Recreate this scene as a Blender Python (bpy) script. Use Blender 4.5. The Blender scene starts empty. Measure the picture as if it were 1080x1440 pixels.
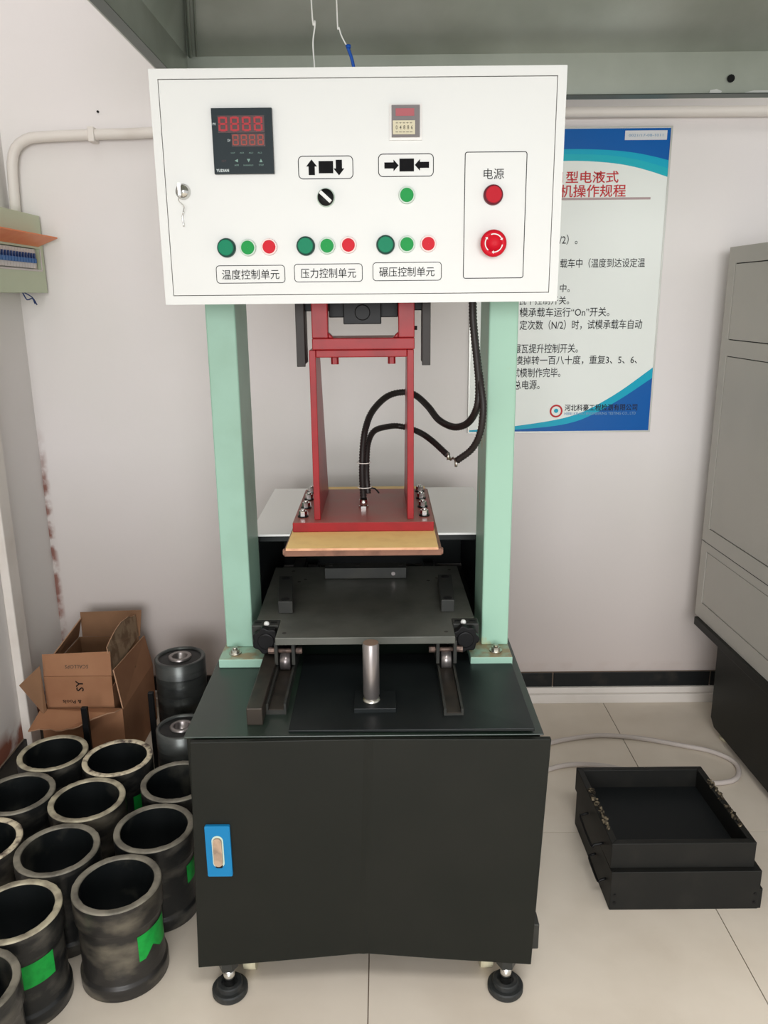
import bpy, math, random
from mathutils import Vector, Matrix
random.seed(7)
PI = math.pi
SC = bpy.context.scene
COL = SC.collection

# ------------------------------------------------------------------ camera
cam_d = bpy.data.cameras.new('camera')
cam_d.sensor_fit = 'VERTICAL'
cam_d.sensor_height = 36.0
cam_d.lens = 36.0 * 1126 / 1440
cam_d.clip_start = 0.02
cam = bpy.data.objects.new('camera', cam_d)
COL.objects.link(cam)
pit, rol = math.radians(14.9), math.radians(-0.54)
cam.matrix_world = (Matrix.Translation((0, 0, 1.5)) @ Matrix.Rotation(PI/2 - pit, 4, 'X')
                    @ Matrix.Rotation(rol, 4, 'Z'))
SC.camera = cam

# ------------------------------------------------------------------ world, lights, exposure
w = bpy.data.worlds.new('daylight'); w.use_nodes = True
w.node_tree.nodes['Background'].inputs[0].default_value = (1.0, 0.995, 0.985, 1)
w.node_tree.nodes['Background'].inputs[1].default_value = 0.85
SC.world = w

def area(name, loc, target, sx, sy, power, col=(1, 1, 1)):
    l = bpy.data.lights.new(name, 'AREA'); l.shape = 'RECTANGLE'
    l.size = sx; l.size_y = sy; l.energy = power; l.color = col
    o = bpy.data.objects.new(name, l); COL.objects.link(o)
    o.location = loc
    o.rotation_euler = (Vector(target) - Vector(loc)).to_track_quat('-Z', 'Y').to_euler()
    return o
area('window_daylight', (-0.3, -5.5, 1.9), (0, 2.5, 1.2), 5.0, 2.4, 360, (0.98, 0.99, 1.0))

area('added_fill_left', (-0.88, 1.7, 2.96), (-0.88, 1.7, 0), 0.3, 1.2, 3, (1, 1, 0.99))  # added unseen lamp, brightens the back and left walls
area('added_fill_right', (2.45, 1.6, 2.96), (2.45, 1.6, 0), 0.6, 1.2, 25, (1, 1, 0.99))  # unseen fill lamp, added to lift the back wall and floor
area('added_fill_front', (0.4, -0.2, 2.96), (0.4, -0.2, 0), 1.2, 0.6, 34, (1, 1, 0.99))  # fill lamp added overhead in front, stands for no known fixture

SC.view_settings.view_transform = 'Standard'
SC.view_settings.look = 'None'
SC.view_settings.gamma = 1.0
SC.view_settings.use_curve_mapping = False
SC.view_settings.exposure = 0.0

# ------------------------------------------------------------------ materials
def lin(c):
    return tuple((v/255/12.92 if v/255 <= 0.04045 else ((v/255+0.055)/1.055)**2.4) for v in c)

def mat(name, rgb, rough=0.5, metal=0.0, rgb2=None, scale=20.0, amt=(0.45, 0.7), bump=0.0, bscale=120.0,
        stretch=None, detail=6.0, emit=None, alpha=None, coat=0.0, spec=0.26, rough2=None):
    m = bpy.data.materials.new(name); m.use_nodes = True
    nt = m.node_tree; N = nt.nodes; L = nt.links
    b = N['Principled BSDF']
    c1 = lin(rgb) + (1,)
    b.inputs['Base Color'].default_value = c1
    b.inputs['Roughness'].default_value = rough
    b.inputs['Metallic'].default_value = metal
    b.inputs['Specular IOR Level'].default_value = spec
    if coat: b.inputs['Coat Weight'].default_value = coat
    if emit:
        b.inputs['Emission Color'].default_value = lin(rgb) + (1,)
        b.inputs['Emission Strength'].default_value = emit
    tc = N.new('ShaderNodeTexCoord'); mp = N.new('ShaderNodeMapping')
    L.new(tc.outputs['Object'], mp.inputs[0])
    if stretch: mp.inputs['Scale'].default_value = stretch
    if rgb2:
        n = N.new('ShaderNodeTexNoise'); n.inputs['Scale'].default_value = scale; n.inputs['Detail'].default_value = detail
        L.new(mp.outputs[0], n.inputs['Vector'])
        r = N.new('ShaderNodeMapRange'); r.inputs['From Min'].default_value = amt[0]; r.inputs['From Max'].default_value = amt[1]
        L.new(n.outputs['Fac'], r.inputs['Value'])
        mx = N.new('ShaderNodeMix'); mx.data_type = 'RGBA'
        mx.inputs[6].default_value = c1; mx.inputs[7].default_value = lin(rgb2) + (1,)
        L.new(r.outputs[0], mx.inputs[0]); L.new(mx.outputs[2], b.inputs['Base Color'])
        if rough2 is not None:
            r2 = N.new('ShaderNodeMapRange'); r2.inputs['From Min'].default_value = amt[0]; r2.inputs['From Max'].default_value = amt[1]
            r2.inputs['To Min'].default_value = rough; r2.inputs['To Max'].default_value = rough2
            L.new(n.outputs['Fac'], r2.inputs['Value']); L.new(r2.outputs[0], b.inputs['Roughness'])
    if bump:
        n2 = N.new('ShaderNodeTexNoise'); n2.inputs['Scale'].default_value = bscale; n2.inputs['Detail'].default_value = 4
        L.new(mp.outputs[0], n2.inputs['Vector'])
        bp = N.new('ShaderNodeBump'); bp.inputs['Strength'].default_value = bump; bp.inputs['Distance'].default_value = 0.002
        L.new(n2.outputs['Fac'], bp.inputs['Height']); L.new(bp.outputs[0], b.inputs['Normal'])
    if alpha is not None:
        b.inputs['Transmission Weight'].default_value = alpha
    return m

def stain_tone_mat(name, base, base2, bands, rough=0.75):
    """plaster with stains and broad tone bands: bands = list of (axis, centre, halfwidth, colour, noise scale, threshold)"""
    m = mat(name, base, rough, rgb2=base2, scale=1.4, amt=(0.35, 0.7), bump=0.15, bscale=60)
    nt = m.node_tree; N = nt.nodes; L = nt.links; b = N['Principled BSDF']
    tc = N.new('ShaderNodeTexCoord'); sp = N.new('ShaderNodeSeparateXYZ'); L.new(tc.outputs['Object'], sp.inputs[0])
    cur = b.inputs['Base Color'].links[0].from_socket
    for conds, colr, ns, th in bands:
        fac = None
        for ax, c, h, soft in conds:
            s = N.new('ShaderNodeMath'); s.operation = 'SUBTRACT'; L.new(sp.outputs[ax], s.inputs[0]); s.inputs[1].default_value = c
            a = N.new('ShaderNodeMath'); a.operation = 'ABSOLUTE'; L.new(s.outputs[0], a.inputs[0])
            r = N.new('ShaderNodeMapRange'); r.inputs['From Min'].default_value = h; r.inputs['From Max'].default_value = h + soft
            r.inputs['To Min'].default_value = 1; r.inputs['To Max'].default_value = 0
            L.new(a.outputs[0], r.inputs['Value'])
            if fac is None: fac = r.outputs[0]
            else:
                mu = N.new('ShaderNodeMath'); mu.operation = 'MULTIPLY'; L.new(fac, mu.inputs[0]); L.new(r.outputs[0], mu.inputs[1]); fac = mu.outputs[0]
        n = N.new('ShaderNodeTexNoise'); n.inputs['Scale'].default_value = ns; n.inputs['Detail'].default_value = 5
        L.new(tc.outputs['Object'], n.inputs['Vector'])
        r = N.new('ShaderNodeMapRange'); r.inputs['From Min'].default_value = th; r.inputs['From Max'].default_value = th + 0.15
        L.new(n.outputs['Fac'], r.inputs['Value'])
        mu = N.new('ShaderNodeMath'); mu.operation = 'MULTIPLY'; L.new(fac, mu.inputs[0]); L.new(r.outputs[0], mu.inputs[1])
        mx = N.new('ShaderNodeMix'); mx.data_type = 'RGBA'
        L.new(mu.outputs[0], mx.inputs[0]); L.new(cur, mx.inputs[6]); mx.inputs[7].default_value = lin(colr) + (1,)
        cur = mx.outputs[2]
    L.new(cur, b.inputs['Base Color'])
    return m

M = {}
M['wall'] = stain_tone_mat('back_wall_plaster', (235, 229, 228), (230, 226, 222), [
    ([(2, 0.135, 0.012, 0.012)], (168, 132, 110), 14, 0.42),
    ([(2, 0.0, 0.1, 0.9)], (196, 184, 178), 1.2, 0.25),  # broad tone, darker towards the bottom of the wall
    ([(0, -1.215, 0.004, 0.018), (2, 0.58, 0.28, 0.22)], (150, 108, 98), 16, 0.40),
])
M['wall_l'] = stain_tone_mat('left_wall_plaster', (233, 228, 226), (228, 225, 221), [
    ([(2, 0.10, 0.03, 0.05)], (150, 95, 78), 8, 0.38),
])
M['ceil'] = mat('ceiling_paint', (226, 224, 220), 0.8)
M['tile'] = mat('floor_tile', (224, 213, 198), 0.28, rgb2=(212, 200, 184), scale=4, amt=(0.4, 0.72), bump=0.03, bscale=30)
M['grout'] = mat('floor_grout', (120, 104, 90), 0.9)
M['skirt'] = mat('baseboard_tile', (30, 32, 33), 0.35, rgb2=(60, 56, 52), scale=14, amt=(0.55, 0.85))
M['white_pvc'] = mat('white_pvc', (230, 223, 216), 0.4, rgb2=(212, 202, 192), scale=6, amt=(0.5, 0.8))
M['white_paint'] = mat('white_powder_coat', (219, 220, 217), 0.35)
M['cover_white'] = mat('cover_white', (244, 244, 242), 0.25, spec=0.6)
M['print'] = mat('black_print', (18, 18, 20), 0.7, spec=0.1)
M['groove'] = mat('dark_groove', (60, 58, 55), 0.8)
M['green'] = mat('mint_green_paint', (148, 184, 167), 0.38, rgb2=(140, 174, 156), scale=9, amt=(0.45, 0.75), bump=0.12, bscale=70)
M['green_worn'] = mat('mint_green_paint_rusty', (154, 192, 172), 0.4, rgb2=(178, 160, 96), scale=15, amt=(0.61, 0.70), bump=0.12, bscale=70, stretch=(1, 1, .6))
M['green_top'] = mat('oily_green_plate', (150, 180, 160), 0.35, rgb2=(150, 135, 105), scale=25, amt=(0.42, 0.6))
M['red'] = mat('red_enamel', (146, 27, 32), 0.35, rgb2=(130, 26, 30), scale=18, amt=(0.45, 0.7))
M['red_dusty'] = mat('dusty_red_enamel', (158, 84, 78), 0.4, rgb2=(146, 98, 88), scale=12, amt=(0.35, 0.65))
M['yellow'] = mat('yellow_insulation_board', (244, 208, 138), 0.5, rgb2=(236, 198, 130), scale=30, amt=(0.45, 0.7))
M['tan'] = mat('bare_board_edge', (214, 164, 130), 0.6, rgb2=(190, 140, 108), scale=40)
M['bronze'] = mat('oxidised_steel_shoe', (140, 104, 88), 0.5, 0.2, rgb2=(112, 84, 72), scale=30)
M['black'] = mat('black_green_paint', (23, 25, 21), 0.45, rgb2=(27, 28, 24), scale=5, bump=0.05, bscale=90, spec=0.2)
M['black_top'] = mat('glossy_black_green_top', (36, 50, 41), 0.28, rgb2=(34, 42, 38), scale=6, amt=(0.4, 0.7), spec=0.5)
M['black_sheet'] = mat('black_sheet', (22, 26, 27), 0.38, rgb2=(28, 32, 32), scale=10)
M['black_steel'] = mat('black_oxide_steel', (50, 51, 49), 0.36, 0.1, rgb2=(62, 61, 56), scale=12, amt=(0.45, 0.75))
M['plate_steel'] = mat('oiled_steel_plate', (92, 93, 86), 0.3, 0.15, rgb2=(74, 76, 70), scale=9, amt=(0.42, 0.68), rough2=0.45, spec=0.6)
M['rail'] = mat('worn_rail_steel', (60, 54, 48), 0.4, 0.35, rgb2=(40, 38, 36), scale=16)
M['dark'] = mat('black_plastic', (17, 17, 18), 0.42, spec=0.2)
M['bracket'] = mat('dark_brown_bracket', (46, 41, 38), 0.45)
M['rubber'] = mat('rubber', (36, 38, 38), 0.55, rgb2=(64, 62, 58), scale=40, amt=(0.5, 0.8), spec=0.4)
M['hose'] = mat('corrugated_hose', (40, 35, 34), 0.4)
M['axle'] = mat('dull_axle_bolt', (128, 108, 98), 0.45, 0.4, rgb2=(70, 60, 56), scale=80)
M['chrome'] = mat('chrome', (215, 215, 212), 0.18, 1.0)
M['zinc'] = mat('zinc_bolt', (190, 188, 180), 0.3, 0.9, rgb2=(150, 140, 110), scale=60)
M['steel'] = mat('turned_steel', (150, 144, 142), 0.32, 0.8, rgb2=(120, 112, 112), scale=14, stretch=(1, 1, .3))
M['post_top'] = mat('steel_end_grain', (150, 128, 112), 0.5, 0.4)
M['caster'] = mat('cream_nylon', (205, 198, 170), 0.5)
M['blue'] = mat('blue_plastic', (20, 118, 170), 0.4)
M['latch'] = mat('dusty_latch', (176, 150, 128), 0.5, rgb2=(140, 120, 104), scale=60)
M['g_btn'] = mat('green_lens', (18, 142, 66), 0.45, emit=0.05, spec=0.15)
M['g_btn2'] = mat('deep_green_lens', (0, 122, 86), 0.45, emit=0.05, spec=0.15)
M['r_btn'] = mat('red_lens', (196, 18, 38), 0.45, emit=0.05, spec=0.15)
M['r_btn2'] = mat('deep_red_lens', (178, 0, 28), 0.45, emit=0.04, spec=0.15)
M['rim_w'] = mat('pale_bezel', (190, 208, 194), 0.4)
M['rim_g'] = mat('dark_green_bezel', (16, 66, 56), 0.35)
M['rim_r'] = mat('dark_red_bezel', (100, 14, 34), 0.35)
M['rim_rw'] = mat('pale_pink_bezel', (232, 205, 200), 0.3)
M['meter'] = mat('meter_black', (34, 44, 48), 0.45, spec=0.15)
M['led'] = mat('dim_red_led', (150, 28, 36), 0.4, emit=0.25)
M['led2'] = mat('dim_orange_led', (140, 52, 40), 0.4, emit=0.2)
M['ledwin'] = mat('display_window', (66, 38, 38), 0.3)
M['meter_print'] = mat('meter_white_print', (205, 215, 215), 0.5)
M['meter_print2'] = mat('meter_pale_green_print', (120, 150, 140), 0.5)
M['clear'] = mat('clear_cover', (225, 222, 218), 0.15)
M['timer_body'] = mat('timer_grey', (112, 106, 106), 0.4)
M['timer_red'] = mat('timer_red_display', (158, 78, 84), 0.4, emit=0.1)
M['timer_cream'] = mat('timer_cream', (206, 198, 170), 0.5)
M['cab'] = mat('grey_cabinet_paint', (184, 180, 172), 0.4, rgb2=(178, 175, 167), scale=3)
M['cab_gap'] = mat('cabinet_gap', (50, 50, 48), 0.7)
M['galv'] = mat('galvanised_sheet', (196, 202, 194), 0.28, 0.5, rgb2=(170, 176, 166), scale=2.6, amt=(0.35, 0.65), rough2=0.38)
M['galv_d'] = mat('galvanised_seam', (105, 112, 108), 0.35, 0.8)
M['sage'] = mat('sage_green_enamel', (196, 206, 178), 0.4)
M['orange'] = mat('orange_film_cover', (236, 128, 66), 0.35, rgb2=(240, 140, 76), scale=20)
M['orange_y'] = mat('yellow_film', (246, 190, 70), 0.4)
M['brk_white'] = mat('breaker_white', (214, 208, 204), 0.4)
M['brk_blue'] = mat('breaker_blue', (40, 104, 172), 0.4)
M['brk_dk'] = mat('breaker_navy', (32, 62, 120), 0.4)
M['card'] = mat('cardboard', (158, 114, 84), 0.8, rgb2=(146, 102, 74), scale=7, amt=(0.4, 0.7), bump=0.1, bscale=150, stretch=(1, 1, 1))
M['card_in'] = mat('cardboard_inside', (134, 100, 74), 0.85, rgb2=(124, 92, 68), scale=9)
M['card_torn'] = mat('torn_cardboard', (152, 128, 102), 0.9, rgb2=(118, 92, 70), scale=22, amt=(0.45, 0.6))
M['card_edge'] = mat('cardboard_edge', (176, 138, 110), 0.85)
M['mould'] = mat('scuffed_mould_steel', (36, 37, 37), 0.3, 0.2, rgb2=(98, 94, 86), scale=10, amt=(0.50, 0.78), bump=0.35, bscale=35, rough2=0.55, stretch=(1, 1, 2.2), spec=0.4)
M['mould_light'] = mat('chalky_mould_steel', (46, 44, 42), 0.34, 0.2, rgb2=(118, 111, 97), scale=8, amt=(0.47, 0.74), bump=0.4, bscale=30, stretch=(1, 1, 2.0), spec=0.4)
M['mould_in'] = mat('mould_bore', (22, 25, 26), 0.3, 0.1, rgb2=(88, 86, 76), scale=9, amt=(0.54, 0.85), bump=0.3, bscale=40, spec=0.5)
M['rim_a'] = mat('worn_rim_beige', (182, 174, 150), 0.5, 0.1, rgb2=(120, 112, 98), scale=26, amt=(0.42, 0.68))
M['rim_b'] = mat('worn_rim_grey', (134, 129, 116), 0.45, 0.15, rgb2=(88, 84, 76), scale=22, amt=(0.42, 0.68))
M['rim_c'] = mat('worn_rim_chipped', (206, 194, 168), 0.6, 0.0, rgb2=(96, 84, 76), scale=34, amt=(0.48, 0.62), bump=0.6, bscale=90)
M['sticker'] = mat('green_sticker', (22, 158, 62), 0.5, rgb2=(18, 140, 55), scale=60)
M['gauge'] = mat('bearing_steel', (92, 95, 93), 0.3, 0.5, rgb2=(66, 68, 68), scale=10, stretch=(1, 1, 4))
M['seal'] = mat('bearing_seal', (18, 20, 20), 0.35)
M['tray'] = mat('black_painted_tray', (22, 22, 20), 0.55, rgb2=(30, 29, 26), scale=18, amt=(0.5, 0.8))
M['tray_in'] = mat('tray_inside', (18, 21, 23), 0.6)
M['chip'] = mat('chipped_residue', (128, 116, 96), 0.9, rgb2=(40, 34, 26), scale=90, amt=(0.4, 0.55))
M['wire_w'] = mat('white_wire', (226, 226, 222), 0.4)
M['wire_b'] = mat('blue_wire', (20, 80, 170), 0.4)
M['cable'] = mat('white_cable', (198, 188, 182), 0.45)
M['poster'] = mat('poster_paper', (240, 244, 239), 0.28)
M['p_blue'] = mat('poster_blue', (0, 92, 172), 0.28)
M['p_cyan'] = mat('poster_cyan', (14, 170, 200), 0.28)
M['p_cyan2'] = mat('poster_light_cyan', (30, 180, 196), 0.28)
M['p_red'] = mat('poster_red', (196, 36, 42), 0.35)
M['p_rule'] = mat('poster_rule', (180, 158, 158), 0.4)
M['p_text'] = mat('poster_text', (44, 44, 46), 0.6, spec=0.1)
M['p_gray'] = mat('poster_pale_blue', (120, 158, 190), 0.5)
M['p_tag'] = mat('poster_tag', (214, 216, 218), 0.4)
M['p_frame'] = mat('poster_frame', (196, 196, 190), 0.3, 0.4)

# ------------------------------------------------------------------ mesh helpers
class MB:
    def __init__(s): s.v = []; s.f = []; s.m = []; s.s = []
    def add(s, vs, fs, m=0, smooth=False):
        o = len(s.v); s.v += [tuple(p) for p in vs]
        for f in fs: s.f.append([i + o for i in f]); s.m.append(m); s.s.append(smooth)
        return s
    def box(s, x0, x1, y0, y1, z0, z1, m=0):
        v = [(x, y, z) for z in (z0, z1) for y in (y0, y1) for x in (x0, x1)]
        return s.add(v, [(0, 2, 3, 1), (4, 5, 7, 6), (0, 1, 5, 4), (2, 6, 7, 3), (0, 4, 6, 2), (1, 3, 7, 5)], m)
    def hexa(s, a, b, m=0):   # a, b: quads (4 points each)
        return s.add(list(a) + list(b), [(3, 2, 1, 0), (4, 5, 6, 7), (0, 1, 5, 4), (1, 2, 6, 5), (2, 3, 7, 6), (3, 0, 4, 7)], m)
    def prism(s, pts, axis, t0, t1, m=0):
        """pts: outline in the plane normal to axis ('x': (y,z), 'y': (x,z), 'z': (x,y))"""
        def P(p, t): return {'x': (t, p[0], p[1]), 'y': (p[0], t, p[1]), 'z': (p[0], p[1], t)}[axis]
        n = len(pts)
        return s.add([P(p, t0) for p in pts] + [P(p, t1) for p in pts],
                     [list(range(n))[::-1], list(range(n, 2*n))] + [(i, (i+1) % n, (i+1) % n + n, i + n) for i in range(n)], m)
    def cyl(s, c, r, h, axis='z', n=24, m=0, r2=None, smooth=True, cap=None):
        """centre of the first end, height along axis (signed)"""
        r2 = r if r2 is None else r2
        cm = m if cap is None else cap
        def P(a, rr, t):
            u, v = rr*math.cos(a), rr*math.sin(a)
            return {'x': (c[0]+t, c[1]+u, c[2]+v), 'y': (c[0]+u, c[1]+t, c[2]+v), 'z': (c[0]+u, c[1]+v, c[2]+t)}[axis]
        A = [2*PI*i/n for i in range(n)]
        o = len(s.v)
        s.add([P(a, r, 0) for a in A] + [P(a, r2, h) for a in A], [(i, (i+1) % n, (i+1) % n + n, i + n) for i in range(n)], m, smooth)
        s.f.append([o + i for i in range(n)][::-1]); s.m.append(cm); s.s.append(False)
        s.f.append([o + n + i for i in range(n)]); s.m.append(cm); s.s.append(False)
        return s
    def lathe(s, prof, c=(0, 0, 0), n=48, m=0, closed=False, mats=None, smooth=True, axis='z'):
        k = len(prof); vs = []
        for i in range(n):
            a = 2*PI*i/n
            for r, z in prof:
                u, v = r*math.cos(a), r*math.sin(a)
                vs.append({'z': (c[0]+u, c[1]+v, c[2]+z), 'y': (c[0]+u, c[1]+z, c[2]+v), 'x': (c[0]+z, c[1]+u, c[2]+v)}[axis])
        segs = k if closed else k - 1
        for j in range(segs):
            o = [( (i*k + j), ((i+1) % n)*k + j, ((i+1) % n)*k + (j+1) % k, i*k + (j+1) % k) for i in range(n)]
            base = len(s.v)
            if j == 0: s.v += vs; b0 = base
            for f in o:
                s.f.append([x + b0 for x in f]); s.m.append(mats[j] if mats else m); s.s.append(smooth)
        return s
    def tube(s, pts, r, n=8, m=0, corr=None, cap=True, step=0.006):
        P = catmull([Vector(p) for p in pts], corr or step)
        up = Vector((0, 0, 1)); vs = []; prev = None
        for i, p in enumerate(P):
            t = (P[min(i+1, len(P)-1)] - P[max(i-1, 0)]).normalized()
            a = prev if prev is not None else (Vector((0, 1, 0)) if abs(t.y) < 0.9 else up)
            a = (a - t*a.dot(t)).normalized(); prev = a; b = t.cross(a)
            rr = r*(1.0 if (not corr or i % 2) else 0.80)
            vs += [p + a*rr*math.cos(2*PI*k/n) + b*rr*math.sin(2*PI*k/n) for k in range(n)]
        fs = [(i*n + k, i*n + (k+1) % n, (i+1)*n + (k+1) % n, (i+1)*n + k) for i in range(len(P)-1) for k in range(n)]
        o = len(s.v); s.add(vs, fs, m, True)
        if cap:
            s.f.append([o+k for k in range(n)][::-1]); s.m.append(m); s.s.append(False)
            e = o + (len(P)-1)*n
            s.f.append([e+k for k in range(n)]); s.m.append(m); s.s.append(False)
        return s
    def poly(s, pts, m=0): return s.add(pts, [list(range(len(pts)))], m)
    def text(s, body, x0, x1, z0, z1, y, m=0, bold=0.0, xf=None):
        """flat lettering filling the rectangle on the plane y; xf maps (x,y,z) elsewhere"""
        cu = bpy.data.curves.new('t', 'FONT'); cu.body = body; cu.size = 1; cu.resolution_u = 2
        cu.offset = bold
        o = bpy.data.objects.new('t', cu); COL.objects.link(o)
        dg = bpy.context.evaluated_depsgraph_get()
        me = bpy.data.meshes.new_from_object(o.evaluated_get(dg))
        vs = [v.co.copy() for v in me.vertices]; fs = [list(p.vertices) for p in me.polygons]
        bpy.data.objects.remove(o); bpy.data.curves.remove(cu); bpy.data.meshes.remove(me)
        if not vs: return s
        ax, bx = min(v.x for v in vs), max(v.x for v in vs); ay, by = min(v.y for v in vs), max(v.y for v in vs)
        kx = (x1-x0)/max(bx-ax, 1e-6); kz = (z1-z0)/max(by-ay, 1e-6)
        out = [(x0 + (v.x-ax)*kx, y, z0 + (v.y-ay)*kz) for v in vs]
        if xf: out = [xf(*p) for p in out]
        return s.add(out, fs, m)
    def ring(s, outline_o, outline_i, y, m=0):
        n = len(outline_o)
        return s.add([(p[0], y, p[1]) for p in outline_o] + [(p[0], y, p[1]) for p in outline_i],
                     [(i, (i+1) % n, (i+1) % n + n, i + n) for i in range(n)], m)

def rrect(x0, x1, z0, z1, r, n=5):
    o = []
    for cx, cz, a0 in ((x1-r, z1-r, 0), (x0+r, z1-r, 90), (x0+r, z0+r, 180), (x1-r, z0+r, 270)):
        for k in range(n+1):
            a = math.radians(a0 + 90*k/n); o.append((cx + r*math.cos(a), cz + r*math.sin(a)))
    return o

def catmull(P, step):
    if len(P) < 3:
        n = max(1, int((P[1]-P[0]).length/step)); return [P[0].lerp(P[1], i/n) for i in range(n+1)]
    Q = [2*P[0]-P[1]] + P + [2*P[-1]-P[-2]]; out = []
    for i in range(1, len(Q)-2):
        a, b, c, d = Q[i-1:i+3]; n = max(2, int((c-b).length/step))
        for k in range(n):
            t = k/n
            out.append(0.5*((2*b) + (c-a)*t + (2*a-5*b+4*c-d)*t*t + (3*b-a-3*c+d)*t**3))
    out.append(P[-1]); return out

def wloc(o):
    v = Vector((0, 0, 0))
    while o: v += Vector(o.location); o = o.parent
    return v

def obj(name, mb, mats, parent=None, bevel=0, label=None, segs=2):
    if not isinstance(mats, (list, tuple)): mats = [mats]
    me = bpy.data.meshes.new(name)
    off = wloc(parent)
    me.from_pydata([(v[0]-off.x, v[1]-off.y, v[2]-off.z) for v in mb.v], [], mb.f)
    for mm in mats: me.materials.append(M[mm] if isinstance(mm, str) else mm)
    me.polygons.foreach_set('material_index', mb.m); me.polygons.foreach_set('use_smooth', mb.s)
    me.update()
    o = bpy.data.objects.new(name, me); COL.objects.link(o)
    if parent: o.parent = parent
    if bevel:
        b = o.modifiers.new('bevel', 'BEVEL'); b.width = bevel; b.segments = segs; b.limit_method = 'ANGLE'; b.angle_limit = math.radians(40)
    if label: o['label'] = label
    return o

def obj_each(name, mb, mats, parent=None, bevel=0):
    """one object per connected piece of mb"""
    par = list(range(len(mb.v)))
    def find(a):
        while par[a] != a: par[a] = par[par[a]]; a = par[a]
        return a
    for f in mb.f:
        for i in f[1:]: par[find(i)] = find(f[0])
    groups = {}
    for k, f in enumerate(mb.f): groups.setdefault(find(f[0]), []).append(k)
    for ks in groups.values():
        idx = {}; q = MB()
        for k in ks:
            nf = []
            for i in mb.f[k]:
                if i not in idx: idx[i] = len(q.v); q.v.append(mb.v[i])
                nf.append(idx[i])
            q.f.append(nf); q.m.append(mb.m[k]); q.s.append(mb.s[k])
        obj(name, q, mats, parent, bevel)

def tag(o, label, cat, group=None):
    o['label'] = label; o['category'] = cat
    if group: o['group'] = group
    return o
def thing(name, label, cat, loc=(0, 0, 0), group=None):
    o = bpy.data.objects.new(name, None); COL.objects.link(o); o.location = loc; o.empty_display_size = 0.05
    return tag(o, label, cat, group)
def struct(o):
    o['kind'] = 'structure'; return o

# ================================================================== SETTING
YW, XL = 2.80, -1.22
struct(obj('wall_back', MB().box(XL-0.1, 3.2, YW, YW+0.12, 0.0, 3.0), 'wall'))
struct(obj('wall_left', MB().box(XL-0.12, XL, -2.2, YW, 0.0, 3.0), 'wall_l'))
struct(obj('ceiling', MB().box(XL-0.1, 3.2, -2.2, YW+0.1, 3.0, 3.1), 'ceil'))
floor = struct(obj('floor', MB().box(XL, 3.2, -2.2, YW, -0.08, -0.003), 'grout'))
T = 0.876; gx0, gy0 = -0.045, 2.005
tile_mesh = None
for i in range(-2, 5):
    for j in range(-5, 1):
        x0, x1 = gx0 + i*T, gx0 + (i+1)*T; y0, y1 = gy0 + j*T, gy0 + (j+1)*T
        x0, x1, y1 = max(x0, XL + 0.002), min(x1, 3.2), min(y1, YW - 0.002)
        y0 = max(y0, -2.2)
        if x1 - x0 < 0.05 or y1 - y0 < 0.05: continue
        g = 0.0013
        obj('floor_tile', MB().box(x0+g, x1-g, y0+g, y1-g, -0.0028, 0.0), 'tile', floor)

bb = struct(obj('baseboard_back', MB().box(XL+0.016, 1.3, YW-0.006, YW-0.0005, 0.05, 0.118), 'grout'))
x = -1.16
while x < 1.3:
    x1 = min(x + 0.597, 1.3)
    obj('baseboard_tile', MB().box(x+0.001, x1-0.001, YW-0.012, YW-0.005, 0.06, 0.117), 'skirt', bb, bevel=0.001)
    x += 0.6
mb = MB().box(XL+0.02, 2.4, YW-0.034, YW-0.0005, 0.0, 0.036).box(XL+0.02, 2.4, YW-0.022, YW-0.0005, 0.036, 0.060)
struct(obj('trim_1', mb, 'white_pvc', bevel=0.002))
bl = struct(obj('baseboard_left', MB().box(XL+0.0005, XL+0.006, 0.2, YW-0.02, 0.0, 0.085), 'grout'))
y = YW-0.02
while y > 0.3:
    obj('baseboard_tile', MB().box(XL+0.005, XL+0.013, y-0.597, y, 0.002, 0.084), 'skirt', bl, bevel=0.001)
    y -= 0.6
struct(obj('trim_2', MB().box(XL+0.0005, XL+0.03, 2.405, 2.475, 0.0, 1.526), 'white_pvc', bevel=0.004))

# ================================================================== HOOD
hood = thing('extraction_hood', 'large galvanised sheet metal extraction hood hanging above the press', 'hood', (0.6, 1.75, 2.065))
X0, X1, Y0, Y1, Z0, Z1, ZT = -0.562, 1.90, 0.75, 2.60, 2.065, 2.188, 2.62
i0 = (-0.28, 1.35, 1.35, 1.5)   # throat x0,x1,y0,y1
t = 0.004
ci = [(X0, Y0), (X1, Y0), (X1, Y1), (X0, Y1)]
def quad_plate(a, b, c, d, th, m=0, mbx=None):
    """thin plate through 4 points thickened along its normal"""
    A, B, C_, D = map(Vector, (a, b, c, d)); n = (B-A).cross(D-A).normalized()*th
    return (mbx or MB()).hexa((A, B, C_, D), (A+n, B+n, C_+n, D+n), m)
for k in range(4):
    a, b = ci[k], ci[(k+1) % 4]
    mb = MB()
    quad_plate((a[0], a[1], Z0), (b[0], b[1], Z0), (b[0], b[1], Z1), (a[0], a[1], Z1), t, 0, mb)
    obj('skirt_panel', mb, 'galv', hood)
    # inward folded lip along the bottom edge
    cx, cy = (X0+X1)/2, (Y0+Y1)/2
    def inn(p, d=0.022): return (p[0] + (d if p[0] < cx else -d), p[1] + (d if p[1] < cy else -d))
    ia, ib = inn(a), inn(b)
    mb = MB(); quad_plate((a[0], a[1], Z0), (b[0], b[1], Z0), (ib[0], ib[1], Z0+0.006), (ia[0], ia[1], Z0+0.006), 0.003, 0, mb)
    obj('lip', mb, 'galv_d', hood)
th = [(-0.36, 1.25), (1.2, 1.25), (1.2, 1.72), (-0.36, 1.72)]
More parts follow.
